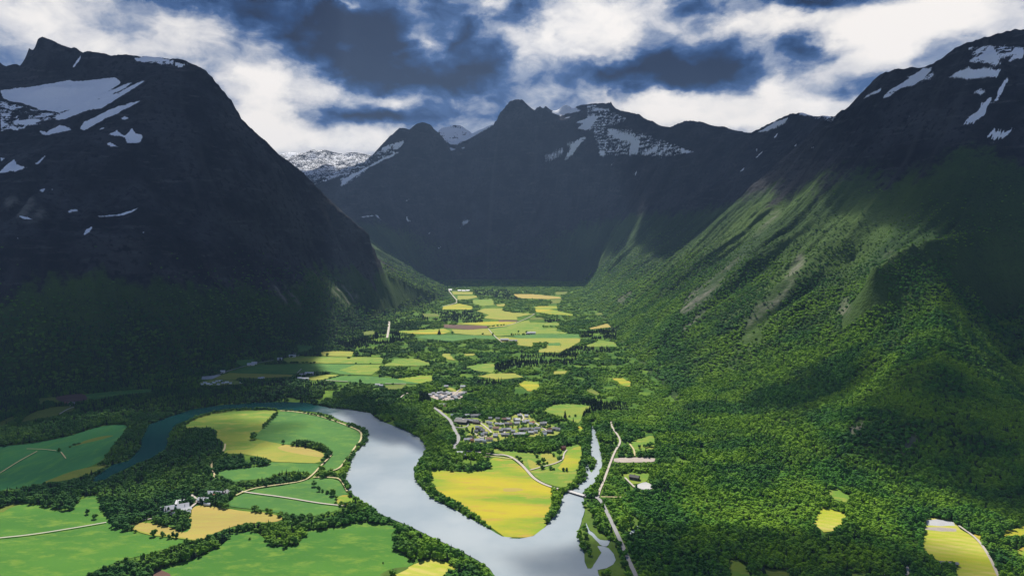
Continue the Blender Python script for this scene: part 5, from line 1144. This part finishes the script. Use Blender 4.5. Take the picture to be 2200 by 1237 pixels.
# ------------------------------------------------------------------ unseen clouds placed overhead to shade mountains, woods and river, and the air in the valley
def cloud_material():
    m = bpy.data.materials.new('cloud_vapour'); m.use_nodes = True; nt = m.node_tree; nt.nodes.remove(nt.nodes["Principled BSDF"])
    v = N(nt, 'ShaderNodeVolumePrincipled'); v.inputs['Color'].default_value = (.93, .94, .96, 1); v.inputs['Density'].default_value = .0075; v.inputs['Anisotropy'].default_value = .3
    nt.links.new(v.outputs[0], nt.nodes['Material Output'].inputs['Volume'])
    return m
CLM = cloud_material()
def cloud(x, y, alt, rx, ry, rz, rot=0, seed=0):
    bm = bmesh.new(); bmesh.ops.create_icosphere(bm, subdivisions=5, radius=1.0)
    co = np.array([v.co[:] for v in bm.verts])
    q = 1 + .30 * fbm(co[:, 0] * 1.6 + seed + co[:, 2] * .7, co[:, 1] * 1.6 - co[:, 2] * .5, 4, 50 + seed)
    for v, k in zip(bm.verts, q):
        d = v.co * k; v.co = Vector((d.x * rx, d.y * ry, d.z * rz if d.z > 0 else d.z * rz * .45))
    o = bpy.data.objects.new('cloud', bm_mesh('cloud', bm, [CLM], True)); COL.objects.link(o); o.location = (x, y, alt); o.rotation_euler = (0, 0, R(rot)); o['kind'] = 'structure'
    return o
def cloud_over(px, py, alt, rx, ry, rz, rot=0, seed=0):
    x, y, z = hit(px, py); k = (alt - z) / SDIR.z
    return cloud(x + SDIR.x * k, y + SDIR.y * k, alt, rx, ry, rz, rot, seed)
def cloud_at(x, y, z, alt, rx, ry, rz, rot=0, seed=0):
    k = (alt - z) / SDIR.z
    return cloud(x + SDIR.x * k, y + SDIR.y * k, alt, rx, ry, rz, rot, seed)
cloud_at(-2700, 4100, 900, 4500, 1650, 1600, 500, 0, 1)
cloud_at(-1900, 3150, 300, 4100, 950, 1150, 600, 0, 7)
cloud_at(2750, 3900, 1150, 4500, 1150, 1900, 460, 0, 2)
cloud_at(1800, 1900, 400, 3300, 620, 500, 300, 0, 3)
cloud_at(2000, 6500, 1000, 6000, 1000, 1700, 560, 0, 4)
cloud(-1400, 17600, 8300, 5800, 1900, 550, 0, 5)
cloud_at(-1500, 2450, 30, 3300, 640, 340, 340, 0, 12)
cloud_at(-380, 1930, 0, 3250, 390, 85, 120, -59, 13)
cloud_over(430, 862, 3300, 440, 110, 140, 4, 6)
cloud_over(200, 965, 3300, 430, 330, 110, 20, 9)
cloud_over(1620, 1205, 3250, 400, 95, 190, 0, 8)
cloud_at(1950, 3050, 850, 3900, 500, 800, 300, 0, 14)
cloud_at(*hit(1320, 430), 5600, 420, 800, 350, 0, 15)
cloud_over(1760, 850, 3250, 220, 150, 110, 0, 10)
cloud_over(2110, 920, 3250, 300, 260, 190, 0, 11)

hz = bm_mesh('haze', box(-9500, 9500, -800, 18200, -3, 2960), [None])
hm = bpy.data.materials.new('valley_haze'); hm.use_nodes = True; hm.node_tree.nodes.remove(hm.node_tree.nodes["Principled BSDF"])
hv = N(hm.node_tree, 'ShaderNodeVolumePrincipled'); hv.inputs['Color'].default_value = (.40, .60, .95, 1); hv.inputs['Density'].default_value = 1.6e-5; hv.inputs['Anisotropy'].default_value = 0.0
hm.node_tree.links.new(hv.outputs[0], hm.node_tree.nodes['Material Output'].inputs['Volume'])
hz.materials[0] = hm
ho = bpy.data.objects.new('haze', hz); COL.objects.link(ho); ho['kind'] = 'stuff'
